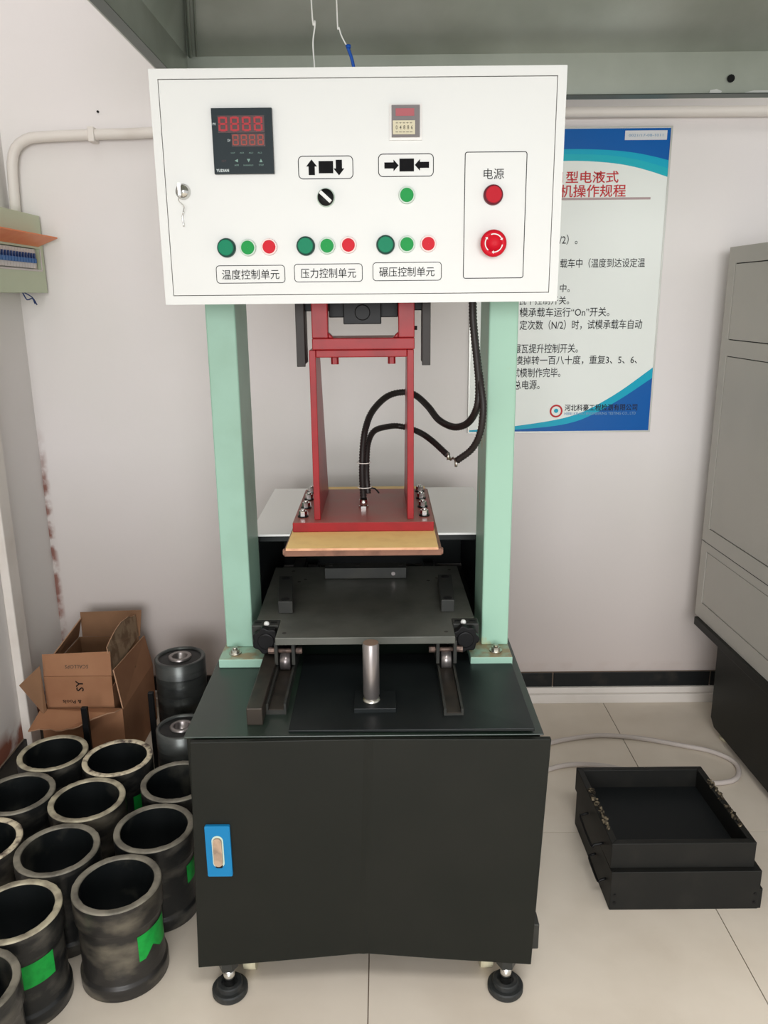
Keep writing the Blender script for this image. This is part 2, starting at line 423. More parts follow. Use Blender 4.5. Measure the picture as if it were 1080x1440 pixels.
for k in range(4):
    a, b = ci[k], ci[(k+1) % 4]; c, d = th[(k+1) % 4], th[k]
    mb = MB(); quad_plate((a[0], a[1], Z1), (b[0], b[1], Z1), (c[0], c[1], ZT), (d[0], d[1], ZT), t, 0, mb)
    obj('sloped_panel', mb, 'galv', hood)
    # seam rib at the corner
    mb = MB(); mb.tube([(a[0]+(0.012 if a[0] < cx else -0.012), a[1]+(0.01 if a[1] < cy else -0.01), Z1-0.002), (d[0], d[1], ZT-0.01)], 0.006, 6, step=1)
    mb.tube([(a[0]+(0.030 if a[0] < cx else -0.030), a[1]+(0.01 if a[1] < cy else -0.01), Z1-0.001), (d[0]+0.016, d[1], ZT-0.01)], 0.003, 6, step=1)
    obj('corner_seam', mb, 'galv', hood)
mb = MB().box(-0.37, 1.21, 1.24, 1.73, ZT, ZT+0.01).box(0.2, 0.65, 1.3, 1.68, ZT+0.01, 3.0)
obj('exhaust_duct', mb, 'galv', hood)
obj('rivet', MB().cyl((1.03, 2.597, 2.116), 0.011, -0.004, 'y', 12), 'dark', hood)
mb = MB()
mb.prism([(0.965, 2.067), (1.0, 2.067), (1.006, 2.082), (0.99, 2.088), (0.972, 2.085)], 'y', 2.593, 2.5945)
mb.prism([(1.06, 2.067), (1.6, 2.067), (1.6, 2.085), (1.10, 2.083), (1.075, 2.078)], 'y', 2.593, 2.5945)
obj_each('plaster_splash', mb, 'white_paint', hood)

# ================================================================== PRESS
pr = thing('slab_compaction_press', 'floor standing slab compaction press with white control box, mint columns and black cabinet', 'machine', (-0.04, 1.9, 0))

# ---- base cabinet
BX0, BX1, BY0, BY1, BZ = -0.408, 0.315, 1.462, 2.60, 0.643
mb = MB().box(BX0, BX1, BY0, BY1, 0.115, BZ-0.004)
base = obj('base_cabinet', mb, 'black', pr, bevel=0.003)
mb = MB().box(BX0-0.004, BX1+0.006, BY0-0.006, 1.98, BZ-0.004, BZ)
obj('top_edge', mb, 'black_top', base, bevel=0.0015)
# removable cover sheet, slightly lifted at the front right
mb = MB().hexa([(-0.20, 1.83, 0.6435), (0.305, 1.83, 0.6435), (0.302, 1.456, 0.649), (-0.20, 1.470, 0.6435)],
               [(-0.20, 1.83, 0.6475), (0.305, 1.83, 0.6475), (0.302, 1.456, 0.656), (-0.20, 1.470, 0.6475)])
obj('cover_sheet', mb, 'black_sheet', base, bevel=0.001)
# door: one sheet with a folded middle and a raised bottom edge
zt = 0.640
o = []
xs = [-0.396, -0.22, -0.045, -0.035, -0.025, 0.14, 0.333]
yf = [1.440, 1.443, 1.446, 1.4445, 1.446, 1.443, 1.440]
def lowz(x): return 0.087 + 0.028*max(0, 1-abs(x+0.035)/0.34)
def shear(x, z): return x - 0.02*(zt - z)/0.55
vs = []
for z_f in (0, 1):
    for i, x in enumerate(xs):
        z = zt if z_f else lowz(x); vs.append((shear(x, z), yf[i], z))
n = len(xs)
vs += [(v[0], v[1]+0.012, v[2]) for v in vs]
fs = []
for i in range(n-1):
    fs += [(i, i+1, n+i+1, n+i), (2*n+i+1, 2*n+i, 3*n+i, 3*n+i+1), (i, 2*n+i, 2*n+i+1, i+1), (n+i, n+i+1, 3*n+i+1, 3*n+i)]
fs += [(0, n, 3*n, 2*n), (n-1, 3*n-1, 4*n-1, 2*n-1)]
mb = MB().add(vs, fs)
obj('cabinet_door', mb, 'black', base, bevel=0.0015)
# latch
mb = MB()
oo = rrect(-0.378, -0.326, 0.327, 0.449, 0.003); 
ii = rrect(-0.364, -0.340, 0.345, 0.428, 0.0119)
mb.prism(oo, 'y', 1.4405, 1.434, 0)
mb.prism(rrect(-0.365, -0.341, 0.349, 0.426, 0.0119), 'y', 1.4345, 1.4332, 1)
mb.prism(rrect(-0.362, -0.344, 0.355, 0.422, 0.0085), 'y', 1.4332, 1.4285, 2)
mb.prism(rrect(-0.360, -0.345, 0.349, 0.358, 0.0035), 'y', 1.4332, 1.4320, 3)
obj('door_latch', mb, ['blue', 'rim_w', 'latch', 'dark'], base, label='blue recessed latch plate')
obj('side_hinge', MB().box(0.313, 0.334, 1.47, 1.51, 0.100, 0.165), 'black_steel', base, bevel=0.002)
# feet
def foot(x, y):
    mb = MB().cyl((x, y, 0.070), 0.0215, 0.045, n=6, m=0, smooth=False)
    mb.cyl((x, y, 0.022), 0.0125, 0.05, n=20, m=1)
    mb.lathe([(0, 0.0), (0.037, 0.0), (0.0395, 0.004), (0.0395, 0.015), (0.037, 0.018), (0.0295, 0.0185), (0.0285, 0.028), (0.0265, 0.030), (0.0185, 0.030), (0.0165, 0.024), (0.0, 0.024)], (x, y, 0), 40, 2, smooth=False)
    return obj('levelling_foot', mb, ['black_steel', 'chrome', 'rubber'], base)
for (x, y) in ((-0.355, 1.462), (0.262, 1.462), (-0.355, 2.50), (0.262, 2.50)): foot(x, y)
def castor(x, y):
    mb = MB().cyl((x-0.014, y, 0.032), 0.032, 0.028, 'x', 28, 0)
    mb.box(x-0.019, x-0.015, y-0.012, y+0.012, 0.03, 0.114, 1).box(x+0.015, x+0.019, y-0.012, y+0.012, 0.03, 0.114, 1)
    mb.box(x-0.022, x+0.022, y-0.03, y+0.03, 0.108, 0.115, 1)
    return obj('castor', mb, ['caster', 'zinc'], base)
for (x, y) in ((-0.318, 1.535), (0.226, 1.535), (-0.335, 2.4), (0.235, 2.4)): castor(x, y)
# spigot post
mb = MB().box(-0.068, 0.022, 1.535, 1.615, 0.6482, 0.660)
obj('post_base', mb, 'black_sheet', base, bevel=0.001)
mb = MB().lathe([(0, 0.660), (0.013, 0.660), (0.0145, 0.664), (0.0178, 0.674), (0.0178, 0.792), (0.0165, 0.794)], (-0.031, 1.575, 0), 32, 0)
mb.lathe([(0.0165, 0.794), (0, 0.7945)], (-0.031, 1.575, 0), 32, 1)
mb.lathe([(0.019, 0.660), (0.018, 0.664), (0.0135, 0.665)], (-0.031, 1.575, 0), 24, 2)
obj('centre_post', mb, ['steel', 'post_top', 'zinc'], base, label='bare steel upright post')

# ---- rails
def rail_u(x0, x1, y0, y1, z0=0.643, z1=0.668):
    mb = MB().box(x0, x1, y0, y1, z0, z0+0.010, 0)
    mb.box(x0, x0+0.005, y0, y1, z0+0.010, z1, 0).box(x1-0.005, x1, y0, y1, z0+0.010, z1, 0)
    mb.box(x0+0.006, x1-0.006, y0, y1, z0+0.010, z0+0.013, 1)
    return mb
obj('rail', rail_u(-0.256, -0.213, 1.545, 2.5), ['black_steel', 'rail'], pr)
obj('rail', rail_u(0.122, 0.163, 1.515, 2.5, 0.648, 0.669), ['black_steel', 'rail'], pr)
obj('guide_bar', MB().box(-0.290, -0.2565, 1.500, 2.5, 0.643, 0.682), 'rail', pr, bevel=0.002)

# ---- columns
def column(x0, x1, y0, y1, m, side):
    mb = MB().box(x0, x1, y0, y1, 0.6655, 1.90)
    c = obj('column', mb, m, pr, bevel=0.004, segs=3)
    return c
colL = column(-0.395, -0.328, 1.84, 2.00, 'green', 1)
colR = column(0.239, 0.305, 1.84, 2.00, 'green_worn', -1)
for (x0, x1, bx, c) in ((-0.401, -0.293, -0.367, colL), (0.205, 0.306, 0.27, colR)):
    mb = MB().box(x0, x1, 1.770, 2.03, 0.6435, 0.6655)
    mb.m[1] = 1
    obj('foot_plate', mb, ['green', 'green_top'], c, bevel=0.002)
    for by in (1.805,):
        mb = MB().cyl((bx, by, 0.6655), 0.0155, 0.0035, n=24).cyl((bx, by, 0.669), 0.0105, 0.008, n=6, smooth=False).cyl((bx, by, 0.677), 0.006, 0.005, n=12)
        obj('anchor_bolt', mb, 'zinc', c)
obj('crossbeam', MB().box(-0.328, 0.239, 1.86, 1.98, 1.74, 1.88), 'green', pr, bevel=0.004)

# ---- rear housing with white cover
mb = MB().box(-0.352, -0.334, 2.045, 2.56, 0.6435, 0.893).box(0.255, 0.273, 2.045, 2.56, 0.6435, 0.893).box(-0.334, 0.255, 2.54, 2.56, 0.6435, 0.893)
mb.box(-0.334, 0.255, 2.045, 2.060, 0.876, 0.893)
hs = obj('rear_housing', mb, 'black_sheet', pr, bevel=0.002)
obj('housing_cover', MB().box(-0.358, 0.294, 2.035, 2.565, 0.894, 0.900), 'cover_white', pr, bevel=0.001, label='white painted cover plate')

# ---- pressing head
RX0, RX1 = -0.207, 0.1125
head = obj('head_plate', (lambda m: (m.box(RX0, RX1, 1.742, 2.07, 0.991, 1.013, 0), m.m.__setitem__(1, 1), m)[-1])(MB()), ['red', 'red_dusty'], pr, bevel=0.0015, label='red steel plate with dusty top')
for (x0, x1) in ((-0.1595, -0.1450), (0.0535, 0.0680)):
    mb = MB().prism([(1.765, 1.013), (2.05, 1.013), (2.04, 1.03), (1.893, 1.37), (1.885, 1.394), (1.765, 1.394)], 'x', x0, x1)
    obj('side_web', mb, 'red', head, bevel=0.0015)
for x in (-0.188, 0.0935):
    for y in (1.795, 1.875, 1.96, 2.035):
        mb = MB().cyl((x, y, 1.013), 0.0125, 0.003, n=20, m=1).cyl((x, y, 1.016), 0.0095, 0.011, n=6, m=0, smooth=False).cyl((x, y, 1.027), 0.005, 0.004, n=12, m=0)
        obj('hex_bolt', mb, ['chrome', 'dark'], head)
# yoke above the webs
mb = MB().box(-0.1448, 0.0533, 1.7655, 1.885, 1.378, 1.3942)
obj('yoke_plate', mb, 'red', head, bevel=0.002)
mb = MB().box(-0.152, 0.0695, 1.763, 1.893, 1.3945, 1.419)
for (x0, x1) in ((-0.152, -0.117), (0.0345, 0.0695)):
    mb.box(x0, x1, 1.766, 1.800, 1.419, 1.60)
    xo = x0 if x0 < 0 else x1-0.008
    mb.box(xo, xo+0.008, 1.800, 1.885, 1.419, 1.60)
mb.prism([(-0.117, 1.419), (-0.105, 1.419), (-0.117, 1.431)], 'y', 1.768, 1.80)
mb.prism([(0.0345, 1.419), (0.0225, 1.419), (0.0345, 1.431)], 'y', 1.768, 1.80)
obj('yoke', mb, 'red', head, bevel=0.002)
for x in (-0.105, 0.020):
    mb = MB().cyl((x, 1.79, 1.362), 0.0085, 0.016, n=6, smooth=False)
    obj('yoke_bolt', mb, 'red', head)
mb = MB().box(-0.1175, 0.035, 1.82, 1.86, 1.461, 1.50)
mb.box(-0.085, -0.002, 1.802, 1.865, 1.447, 1.505)
mb.cyl((-0.043, 1.8015, 1.472), 0.017, -0.004, 'y', 24)
mb.box(-0.19, 0.105, 1.825, 1.855, 1.475, 1.50)
obj('pivot_shaft', mb, 'dark', pr, bevel=0.002)
mb = MB().cyl((-0.043, 1.845, 1.50), 0.022, 0.245, n=28)
obj('lift_cylinder', mb, 'chrome', pr)
for (x0, x1, xi, hh) in ((-0.190, -0.171, -0.174, 1.356), (0.0875, 0.106, 0.0905, 1.357)):
    mb = MB().box(x0, x1, 1.80, 1.806, hh, 1.51)
    mb.box(xi if x0 < 0 else x0, xi+0.004 if x0 < 0 else x0+0.004, 1.806, 1.86, hh+0.006, 1.50)
    obj('guide_bracket', mb, 'bracket', pr, bevel=0.001)
obj('set_screw', MB().cyl((0.0695, 1.80, 1.438), 0.0045, 0.007, 'x', 12), 'dark', pr)
# insulation board and curved shoe
mb = MB().box(-0.209, 0.1145, 1.620, 2.195, 0.9855, 0.9905, 0); mb.m[2] = 1
obj('insulation_board', mb, ['yellow', 'tan'], pr, label='yellow insulation board')
pts = [(1.628, 0.985), (2.185, 0.985)]
for k in range(17):
    yy = 2.185 - 0.553*k/16; u = (yy-1.9085)/0.2765
    pts.append((yy, 0.9690 - 0.034*(1-u*u)))
mb = MB().prism(pts, 'x', -0.214, 0.1225)
for sx in (-0.214, 0.1225):
    mb.cyl((sx - 0.0035, 1.640, 0.9765), 0.0075, 0.007, 'x', 16)
obj('curved_shoe', mb, 'bronze', pr, bevel=0.0015)
obj('heater_fitting', MB().cyl((-0.049, 1.87, 1.013), 0.012, 0.006, n=6, smooth=False).cyl((-0.049, 1.87, 1.019), 0.0095, 0.016, n=20), 'chrome', pr)

# ---- hoses
F_, PT = 1126.0, math.radians(14.9)
H1 = [(0.196, 1.80, 1.50), (0.199, 1.80, 1.444), (0.208, 1.80, 1.372), (0.214, 1.80, 1.312), (0.211, 1.80, 1.262),
      (0.196, 1.84, 1.222), (0.168, 1.88, 1.206), (0.136, 1.94, 1.214), (0.112, 2.00, 1.240), (0.083, 2.05, 1.262), (0.053, 2.05, 1.270),
      (0.011, 2.03, 1.262), (-0.026, 1.98, 1.232), (-0.043, 1.94, 1.195), (-0.050, 1.92, 1.150), (-0.052, 1.90, 1.090), (-0.049, 1.873, 1.036)]
obj('flexible_hose', MB().tube(H1, 0.0088, 10, corr=0.0035), 'hose', pr, label='longer black corrugated hose')
H2 = [(0, 0, 0), (0.200, 1.82, 1.498), (0.203, 1.82, 1.444), (0.2115, 1.815, 1.372), (0.2185, 1.795, 1.312), (0.2235, 1.785, 1.26), (0.218, 1.79, 1.205), (0.202, 1.81, 1.165), (0.172, 1.83, 1.136)]
obj('flexible_hose', MB().tube(H2[1:], 0.0085, 10, corr=0.0035), 'hose', pr)
H3 = [(0.153, 1.87, 1.140), (0.115, 1.93, 1.168), (0.084, 2.00, 1.178), (0.042, 2.03, 1.186), (0.010, 2.01, 1.188), (-0.022, 1.97, 1.184),
      (-0.037, 1.94, 1.160), (-0.041, 1.915, 1.12), (-0.041, 1.895, 1.08), (-0.038, 1.885, 1.045)]
obj('flexible_hose', MB().tube(H3, 0.0080, 10, corr=0.0035), 'hose', pr, label='shorter black corrugated hose ending in a wire joint')
mb = MB().cyl((0.166, 1.834, 1.1285), 0.0095, 0.006, 'x', 12).cyl((0.150, 1.868, 1.138), 0.009, 0.006, 'x', 12)
mb.tube([(0.170, 1.83, 1.132), (0.163, 1.845, 1.139), (0.159, 1.86, 1.131), (0.154, 1.868, 1.142)], 0.0028, 6)
obj('hose_clamp', mb, 'zinc', pr, label='two metal hose ends joined by a bent wire')
for (c, r) in (((-0.0475, 1.905, 1.118), 0.0165), ((-0.046, 1.885, 1.062), 0.017)):
    mb = MB().lathe([(r, -0.001), (r+0.001, 0), (r, 0.001)], c, 20)
    obj('cable_tie', mb, 'white_pvc', pr)
obj('wire_stub', MB().tube([(-0.036, 1.90, 1.055), (-0.022, 1.90, 1.054), (-0.012, 1.89, 1.045)], 0.002, 6), 'dark', pr)

# ---- control box
CY, CX0, CX1, CZ0, CZ1 = 1.66, -0.4335, 0.351, 1.4925, 1.9195
DX0, DX1, DZ0, DZ1 = -0.416, 0.333, 1.5105, 1.901
mb = MB().box(CX0, CX1, CY+0.012, CY+0.118, CZ0, CZ1)
for (a, b, c, d) in ((CX0, DX0-0.0012, CZ0, CZ1), (DX1+0.0012, CX1, CZ0, CZ1), (DX0-0.0012, DX1+0.0012, CZ0, DZ0-0.0012), (DX0-0.0012, DX1+0.0012, DZ1+0.0012, CZ1)):
    mb.box(a, b, CY, CY+0.012, c, d)
mb.box(DX0-0.0012, DX1+0.0012, CY+0.0105, CY+0.0118, DZ0-0.0012, DZ1+0.0012, 1)
cbx = obj('control_box', mb, ['white_paint', 'groove'], pr)
for zb in (1.58, 1.80): obj('box_bracket', MB().box(-0.39, 0.30, 1.778, 1.84, zb, zb+0.04), 'white_paint', pr)
obj('box_door', MB().box(DX0, DX1, CY+0.0002, CY+0.010, DZ0, DZ1), 'white_paint', cbx, bevel=0.0008)
# printed frames, arrows and captions on the door
mb = MB(); yp = CY-0.0004
def frame(x0, x1, z0, z1, r, wd):
    mb.ring(rrect(x0, x1, z0, z1, r), rrect(x0+wd, x1-wd, z0+wd, z1-wd, max(r-wd, .0005)), yp)
for fr in ((-0.159, -0.053, 1.7245, 1.7665, 0.009, 0.0014), (-0.005, 0.102, 1.7275, 1.7690, 0.009, 0.0014), (-0.329, -0.192, 1.5325, 1.5670, 0.007, 0.0012),
           (-0.174, -0.038, 1.5335, 1.5685, 0.007, 0.0012), (-0.018, 0.119, 1.5345, 1.5700, 0.007, 0.0012), (0.1615, 0.2815, 1.5375, 1.7710, 0.005, 0.0014)):
    mb = MB(); frame(*fr); obj('printed_frame', mb, 'print', cbx)
def P2(pts): mb.poly([(p[0], yp, p[1]) for p in pts])
def arrow_up(cx, cz, s):
    P2([(cx-0.006, cz-s*0.0135), (cx+0.006, cz-s*0.0135), (cx+0.006, cz+s*0.002), (cx+0.0105, cz+s*0.002), (cx, cz+s*0.0145), (cx-0.0105, cz+s*0.002), (cx-0.006, cz+s*0.002)])
def arrow_r(cx, cz, s):
    P2([(cx-s*0.0145, cz-0.0055), (cx+s*0.003, cz-0.0055), (cx+s*0.003, cz-0.0105), (cx+s*0.013, cz), (cx+s*0.003, cz+0.0105), (cx+s*0.003, cz+0.0055), (cx-s*0.0145, cz+0.0055)])
for fn, a in ((arrow_up, (-0.133, 1.7455, 1)), (arrow_up, (-0.0805, 1.7455, -1)), (arrow_r, (0.0215, 1.7480, 1)), (arrow_r, (0.0785, 1.7485, -1))):
    mb = MB(); fn(*a); obj('printed_arrow', mb, 'print', cbx)
for (x0, x1, z0, z1) in ((-0.1195, -0.0915, 1.735, 1.757), (0.036, 0.064, 1.737, 1.760)):
    mb = MB(); P2([(x0, z0), (x1, z0), (x1, z1), (x0, z1)]); obj('printed_square', mb, 'print', cbx)
for a in (('温度控制单元', -0.3175, -0.2035, 1.5400, 1.5590), ('压力控制单元', -0.1610, -0.0510, 1.5410, 1.5600), ('碾压控制单元', -0.0050, 0.1050, 1.5425, 1.5610), ('电源', 0.1985, 0.2375, 1.7215, 1.7410)):
    obj('printed_caption', MB().text(*a, yp), 'print', cbx)
# temperature meter
mb = MB().box(-0.3185, -0.2045, CY-0.010, CY, 1.7345, 1.8495, 0)
ym = CY-0.0104
SEG = {0: 'abcdefg'}
def seg7(x0, z0, w_, h_, mi, wd):
    hx, hz = w_, h_
    for (a, b, c, d) in ((x0+wd, x0+hx-wd, z0+hz-wd, z0+hz), (x0+wd, x0+hx-wd, z0, z0+wd), (x0+wd, x0+hx-wd, z0+hz/2-wd/2, z0+hz/2+wd/2),
                         (x0, x0+wd, z0+hz/2+wd*.3, z0+hz-wd*.3), (x0+hx-wd, x0+hx, z0+hz/2+wd*.3, z0+hz-wd*.3),
                         (x0, x0+wd, z0+wd*.3, z0+hz/2-wd*.3), (x0+hx-wd, x0+hx, z0+wd*.3, z0+hz/2-wd*.3)):
        mb.box(a, b, ym-0.0007, ym, c, d, mi)
mb.box(-0.307, -0.219, ym+0.0001, ym+0.0006, 1.8065, 1.8365, 3)
mb.box(-0.282, -0.219, ym+0.0001, ym+0.0006, 1.7825, 1.8050, 3)
for k in range(4):
    seg7(-0.3055+0.0222*k, 1.809, 0.0165, 0.0255, 1, 0.0036)
    seg7(-0.2805+0.0158*k, 1.7845, 0.0115, 0.0188, 2, 0.0022)
mb.text('PV', -0.3165, -0.3105, 1.8195, 1.8240, ym, 4); mb.text('SV', -0.290, -0.2845, 1.7910, 1.7955, ym, 4)
for a, xx in (('OUT', -0.285), ('AUX', -0.268), ('AL1', -0.251), ('AL2', -0.234)): mb.text(a, xx, xx+0.008, 1.7700, 1.7725, ym, 5)
for cx, pts in ((-0.2755, [(-1, 0), (1, 1), (1, -1)]), (-0.252, [(-1, 1), (0, -1), (1, 1)]), (-0.2285, [(-1, -1), (1, -1), (0, 1)])):
    mb.poly([(cx + p[0]*0.0032, ym, 1.7575 + p[1]*0.003) for p in pts], 5)
mb.text('SET', -0.3035, -0.2945, 1.7555, 1.7590, ym, 3)
mb.text('A/M', -0.2795, -0.2715, 1.7480, 1.7510, ym, 5); mb.text('RUN/HOLD', -0.262, -0.2435, 1.7480, 1.7505, ym, 5); mb.text('STOP', -0.233, -0.2235, 1.7480, 1.7510, ym, 5)
mb.text('YUDIAN', -0.3145, -0.2905, 1.7375, 1.7430, ym, 4, bold=0.02)
obj('temperature_meter', mb, ['meter', 'led', 'led2', 'ledwin', 'meter_print', 'meter_print2'], cbx, label='black digital temperature meter with two red number rows')
# timer
mb = MB().box(0.017, 0.079, CY-0.004, CY, 1.792, 1.8555, 0)
mb.box(0.0215, 0.0745, CY-0.010, CY-0.004, 1.797, 1.852, 1)
mb.box(0.029, 0.064, CY-0.0108, CY-0.010, 1.833, 1.846, 2)
mb.box(0.0235, 0.0655, CY-0.0115, CY-0.010, 1.801, 1.825, 3)
for k in range(5):
    mb.text('04886'[k], 0.0290+0.0072*k, 0.0326+0.0072*k, 1.8095, 1.8165, CY-0.0118, 4)
mb.text('+++++', 0.0285, 0.0605, 1.8195, 1.8220, CY-0.0118, 4)
mb.text('-----', 0.0285, 0.0605, 1.8045, 1.8055, CY-0.0118, 4)
obj('counter_timer', mb, ['clear', 'timer_body', 'timer_red', 'timer_cream', 'groove'], cbx, label='small grey timer with cream thumbwheel row')
# buttons
def button(x, z, r, lens, rim, name, label=None, dep=0.012):
    mb = MB().lathe([(r+0.0006, 0), (r+0.0006, -0.004), (r, -0.006)], (x, CY, z), 32, 1, axis='y')
    mb.lathe([(r, -0.006), (r*0.93, -dep), (r*0.84, -dep)], (x, CY, z), 32, 1, axis='y')
    mb.lathe([(r*0.84, -dep), (r*0.80, -dep-0.0012), (0.0001, -dep-0.0012)], (x, CY, z), 32, 0, axis='y', smooth=False)
    obj(name, mb, [lens, rim], cbx, label=label)
for (x, z) in ((-0.305, 1.600), (-0.149, 1.602), (0.008, 1.603)): button(x, z, 0.0178, 'g_btn2', 'rim_g', 'indicator_lamp', 'deep green lamp in a dark green bezel')
for (x, z) in ((-0.263, 1.600), (-0.107, 1.602), (0.050, 1.6035), (0.050, 1.694)): button(x, z, 0.0155, 'g_btn', 'rim_w', 'push_button', 'green button in a pale bezel', 0.006)
for (x, z) in ((-0.221, 1.601), (-0.065, 1.603), (0.092, 1.604)): button(x, z, 0.0152, 'r_btn', 'rim_rw', 'push_button', 'red button in a pale bezel', 0.006)
button(0.2175, 1.693, 0.0185, 'r_btn2', 'rim_r', 'indicator_lamp', 'deep red power lamp')
mb = MB().lathe([(0.0155, 0), (0.0155, -0.010), (0.0140, -0.012), (0.0001, -0.0122)], (-0.107, CY, 1.691), 32, 0, axis='y')
mb.lathe([(0.0175, 0), (0.0175, -0.002), (0.0155, -0.0025)], (-0.107, CY, 1.691), 32, 2, axis='y')
ca, sa = math.cos(math.radians(-42)), math.sin(math.radians(-42))
def R2(u, v): return (-0.107+u*ca-v*sa, 1.691+u*sa+v*ca)
mb.prism([R2(-0.0135, -0.0032), R2(0.0135, -0.0032), R2(0.0135, 0.0032), R2(-0.0135, 0.0032)], 'y', CY-0.012, CY-0.020, 1)
obj('selector_switch', mb, ['dark', 'white_paint', 'rim_w'], cbx, label='black rotary selector with a white pointer')
ex, ez = 0.2175, 1.6025
mb = MB().lathe([(0.0185, 0), (0.0185, -0.010), (0.0150, -0.011), (0.0150, -0.016)], (ex, CY, ez), 36, 0, axis='y')
mb.lathe([(0.0150, -0.016), (0.0245, -0.018), (0.0255, -0.024), (0.0235, -0.028), (0.0150, -0.0300), (0.0145, -0.0275), (0.0001, -0.0285)], (ex, CY, ez), 40, 0, axis='y')
for k in range(3):
    a0 = math.radians(30 + 120*k); pts = []
    A = [a0 + math.radians(80)*i/8 for i in range(9)]
    yy = CY-0.0303
    for i in range(8):
        mb.add([(ex+rr*math.cos(a), yy+ (0.0006 if rr > .018 else 0), ez+rr*math.sin(a)) for (rr, a) in ((0.0158, A[i]), (0.0178, A[i]), (0.0178, A[i+1]), (0.0158, A[i+1]))], [(0, 1, 2, 3)], 1)
    mb.add([(ex+rr*math.cos(a), yy, ez+rr*math.sin(a)) for (rr, a) in ((0.0135, A[0]), (0.0200, A[0]), (0.0168, A[0]-0.22))], [(0, 1, 2)], 1)
obj('emergency_stop', mb, ['r_btn', 'white_paint'], cbx, label='red mushroom stop button with three curved arrows')
# lock and hanging key
mb = MB().lathe([(0.0145, 0), (0.0145, -0.003), (0.0125, -0.005), (0.0115, -0.014), (0.0001, -0.0145)], (-0.383, CY, 1.704), 28, 0, axis='y')
mb.box(-0.3845, -0.3815, CY-0.024, CY-0.014, 1.697, 1.715, 0)
mb.box(-0.3855, -0.3805, CY-0.034, CY-0.022, 1.694, 1.716, 0)
mb.tube([(-0.383, CY-0.028, 1.694), (-0.388, CY-0.022, 1.686), (-0.380, CY-0.016, 1.676), (-0.384, CY-0.008, 1.668)], 0.0010, 6, 0, step=0.003)
mb.tube([(-0.384, CY-0.006, 1.668), (-0.387, CY-0.004, 1.660), (-0.386, CY-0.004, 1.640)], 0.0013, 6, 0, step=0.003)
obj('door_lock', mb, 'chrome', cbx, label='chrome cam lock with a key hanging from it')

# ================================================================== CARRIAGE
ca_ = thing('mould_carriage', 'black steel mould carriage table standing on the rails between the columns', 'carriage', (-0.045, 1.95, 0.656))
outl = [(-0.253, 1.702), (0.161, 1.702), (0.161, 1.812), (0.2165, 1.812), (0.2100, 2.205), (-0.3160, 2.205), (-0.3110, 1.812), (-0.253, 1.812)]
mb = MB().prism(outl, 'z', 0.732, 0.750)
top = obj('table_plate', mb, 'plate_steel', ca_, bevel=0.0012)
mb = MB()
for (x, y) in ((-0.235, 1.73), (0.142, 1.73), (-0.235, 2.08), (0.145, 2.10), (-0.26, 2.17), (0.185, 2.17), (-0.22, 2.10), (0.12, 2.08)):
    mb.cyl((x, y, 0.7500), 0.005, 0.0003, n=14)
obj_each('screw_hole', mb, 'groove', top)
for (x0, x1, y0, y1) in ((-0.3180, -0.2535, 1.775, 1.812), (0.1615, 0.2235, 1.775, 1.812)):
    mb = MB().box(x0, x1, y0, y1-0.0005, 0.700, 0.7505)
    cp = obj('corner_block', mb, 'black_steel', ca_, bevel=0.002)
    mb = MB().box(x0+0.006, x0+0.021, 1.788, 1.796, 0.7506, 0.7516).box(x1-0.021, x1-0.006, 1.788, 1.796, 0.7506, 0.7516)
    obj_each('slot', mb, 'dark', cp)
def lobe(cx, cy, cz, label=None):
    pts = []
    for k in range(48):
        a = 2*PI*k/48; r = 0.0315 + 0.0028*math.cos(7*a)
        pts.append((cx + r*math.cos(a), cz + r*math.sin(a)))
    mb = MB().prism(pts, 'y', cy-0.026, cy-0.006, 0).cyl((cx, cy-0.008, cz), 0.012, 0.010, 'y', 20, 0)
    for i in range(1): mb.cyl((cx, cy-0.030, cz), 0.020, 0.005, 'y', 24, 0)
    return obj('clamp_knob', mb, 'dark', ca_, bevel=0.003)
lobe(-0.281, 1.773, 0.722); lobe(0.189, 1.773, 0.722)
for x in (-0.283, 0.187):
    mb = MB().lathe([(0.0065, 0), (0.0065, 0.003), (0.005, 0.0062), (0.0025, 0.0078), (0.0001, 0.008)], (x, 1.781, 0.7505), 20)
    obj('ball_stud', mb, 'white_paint', ca_, label='white round stud')
for (xa, xb, xc, xd) in ((-0.284, -0.247, -0.2635, -0.2275), (0.143, 0.180, 0.139, 0.1715)):
    mb = MB().hexa([(xc, 1.85, 0.7505), (xd, 1.85, 0.7505), (xb, 2.04, 0.7505), (xa, 2.04, 0.7505)], [(xc, 1.85, 0.782), (xd, 1.85, 0.782), (xb, 2.04, 0.782), (xa, 2.04, 0.782)])
    br = obj('clamp_bar', mb, 'black_steel', ca_, bevel=0.0015)
    for u in (0.08, 0.9):
        mb = MB()
        cxx = (xc+xd)/2*(1-u) + (xa+xb)/2*u; cyy = 1.85 + 0.19*u
        mb.cyl((cxx, cyy, 0.782), 0.011, 0.0006, n=16).cyl((cxx, cyy, 0.7826), 0.0065, 0.0008, n=6, smooth=False)
        obj('cap_screw', mb, 'dark', br)
mb = MB().box(-0.166, 0.0605, 2.10, 2.148, 0.7505, 0.781)
sb = obj('stop_block', mb, 'black_steel', ca_, bevel=0.0015)
mb = MB().cyl((-0.15, 2.125, 0.781), 0.005, 0.0006, n=12).cyl((-0.075, 2.125, 0.781), 0.005, 0.0006, n=12).cyl((0.045, 2.125, 0.781), 0.005, 0.0006, n=12)
obj_each('screw_hole', mb, 'groove', sb)
obj('lock_screw', MB().cyl((0.024, 2.10, 0.765), 0.0055, -0.003, 'y', 12), 'steel', sb)
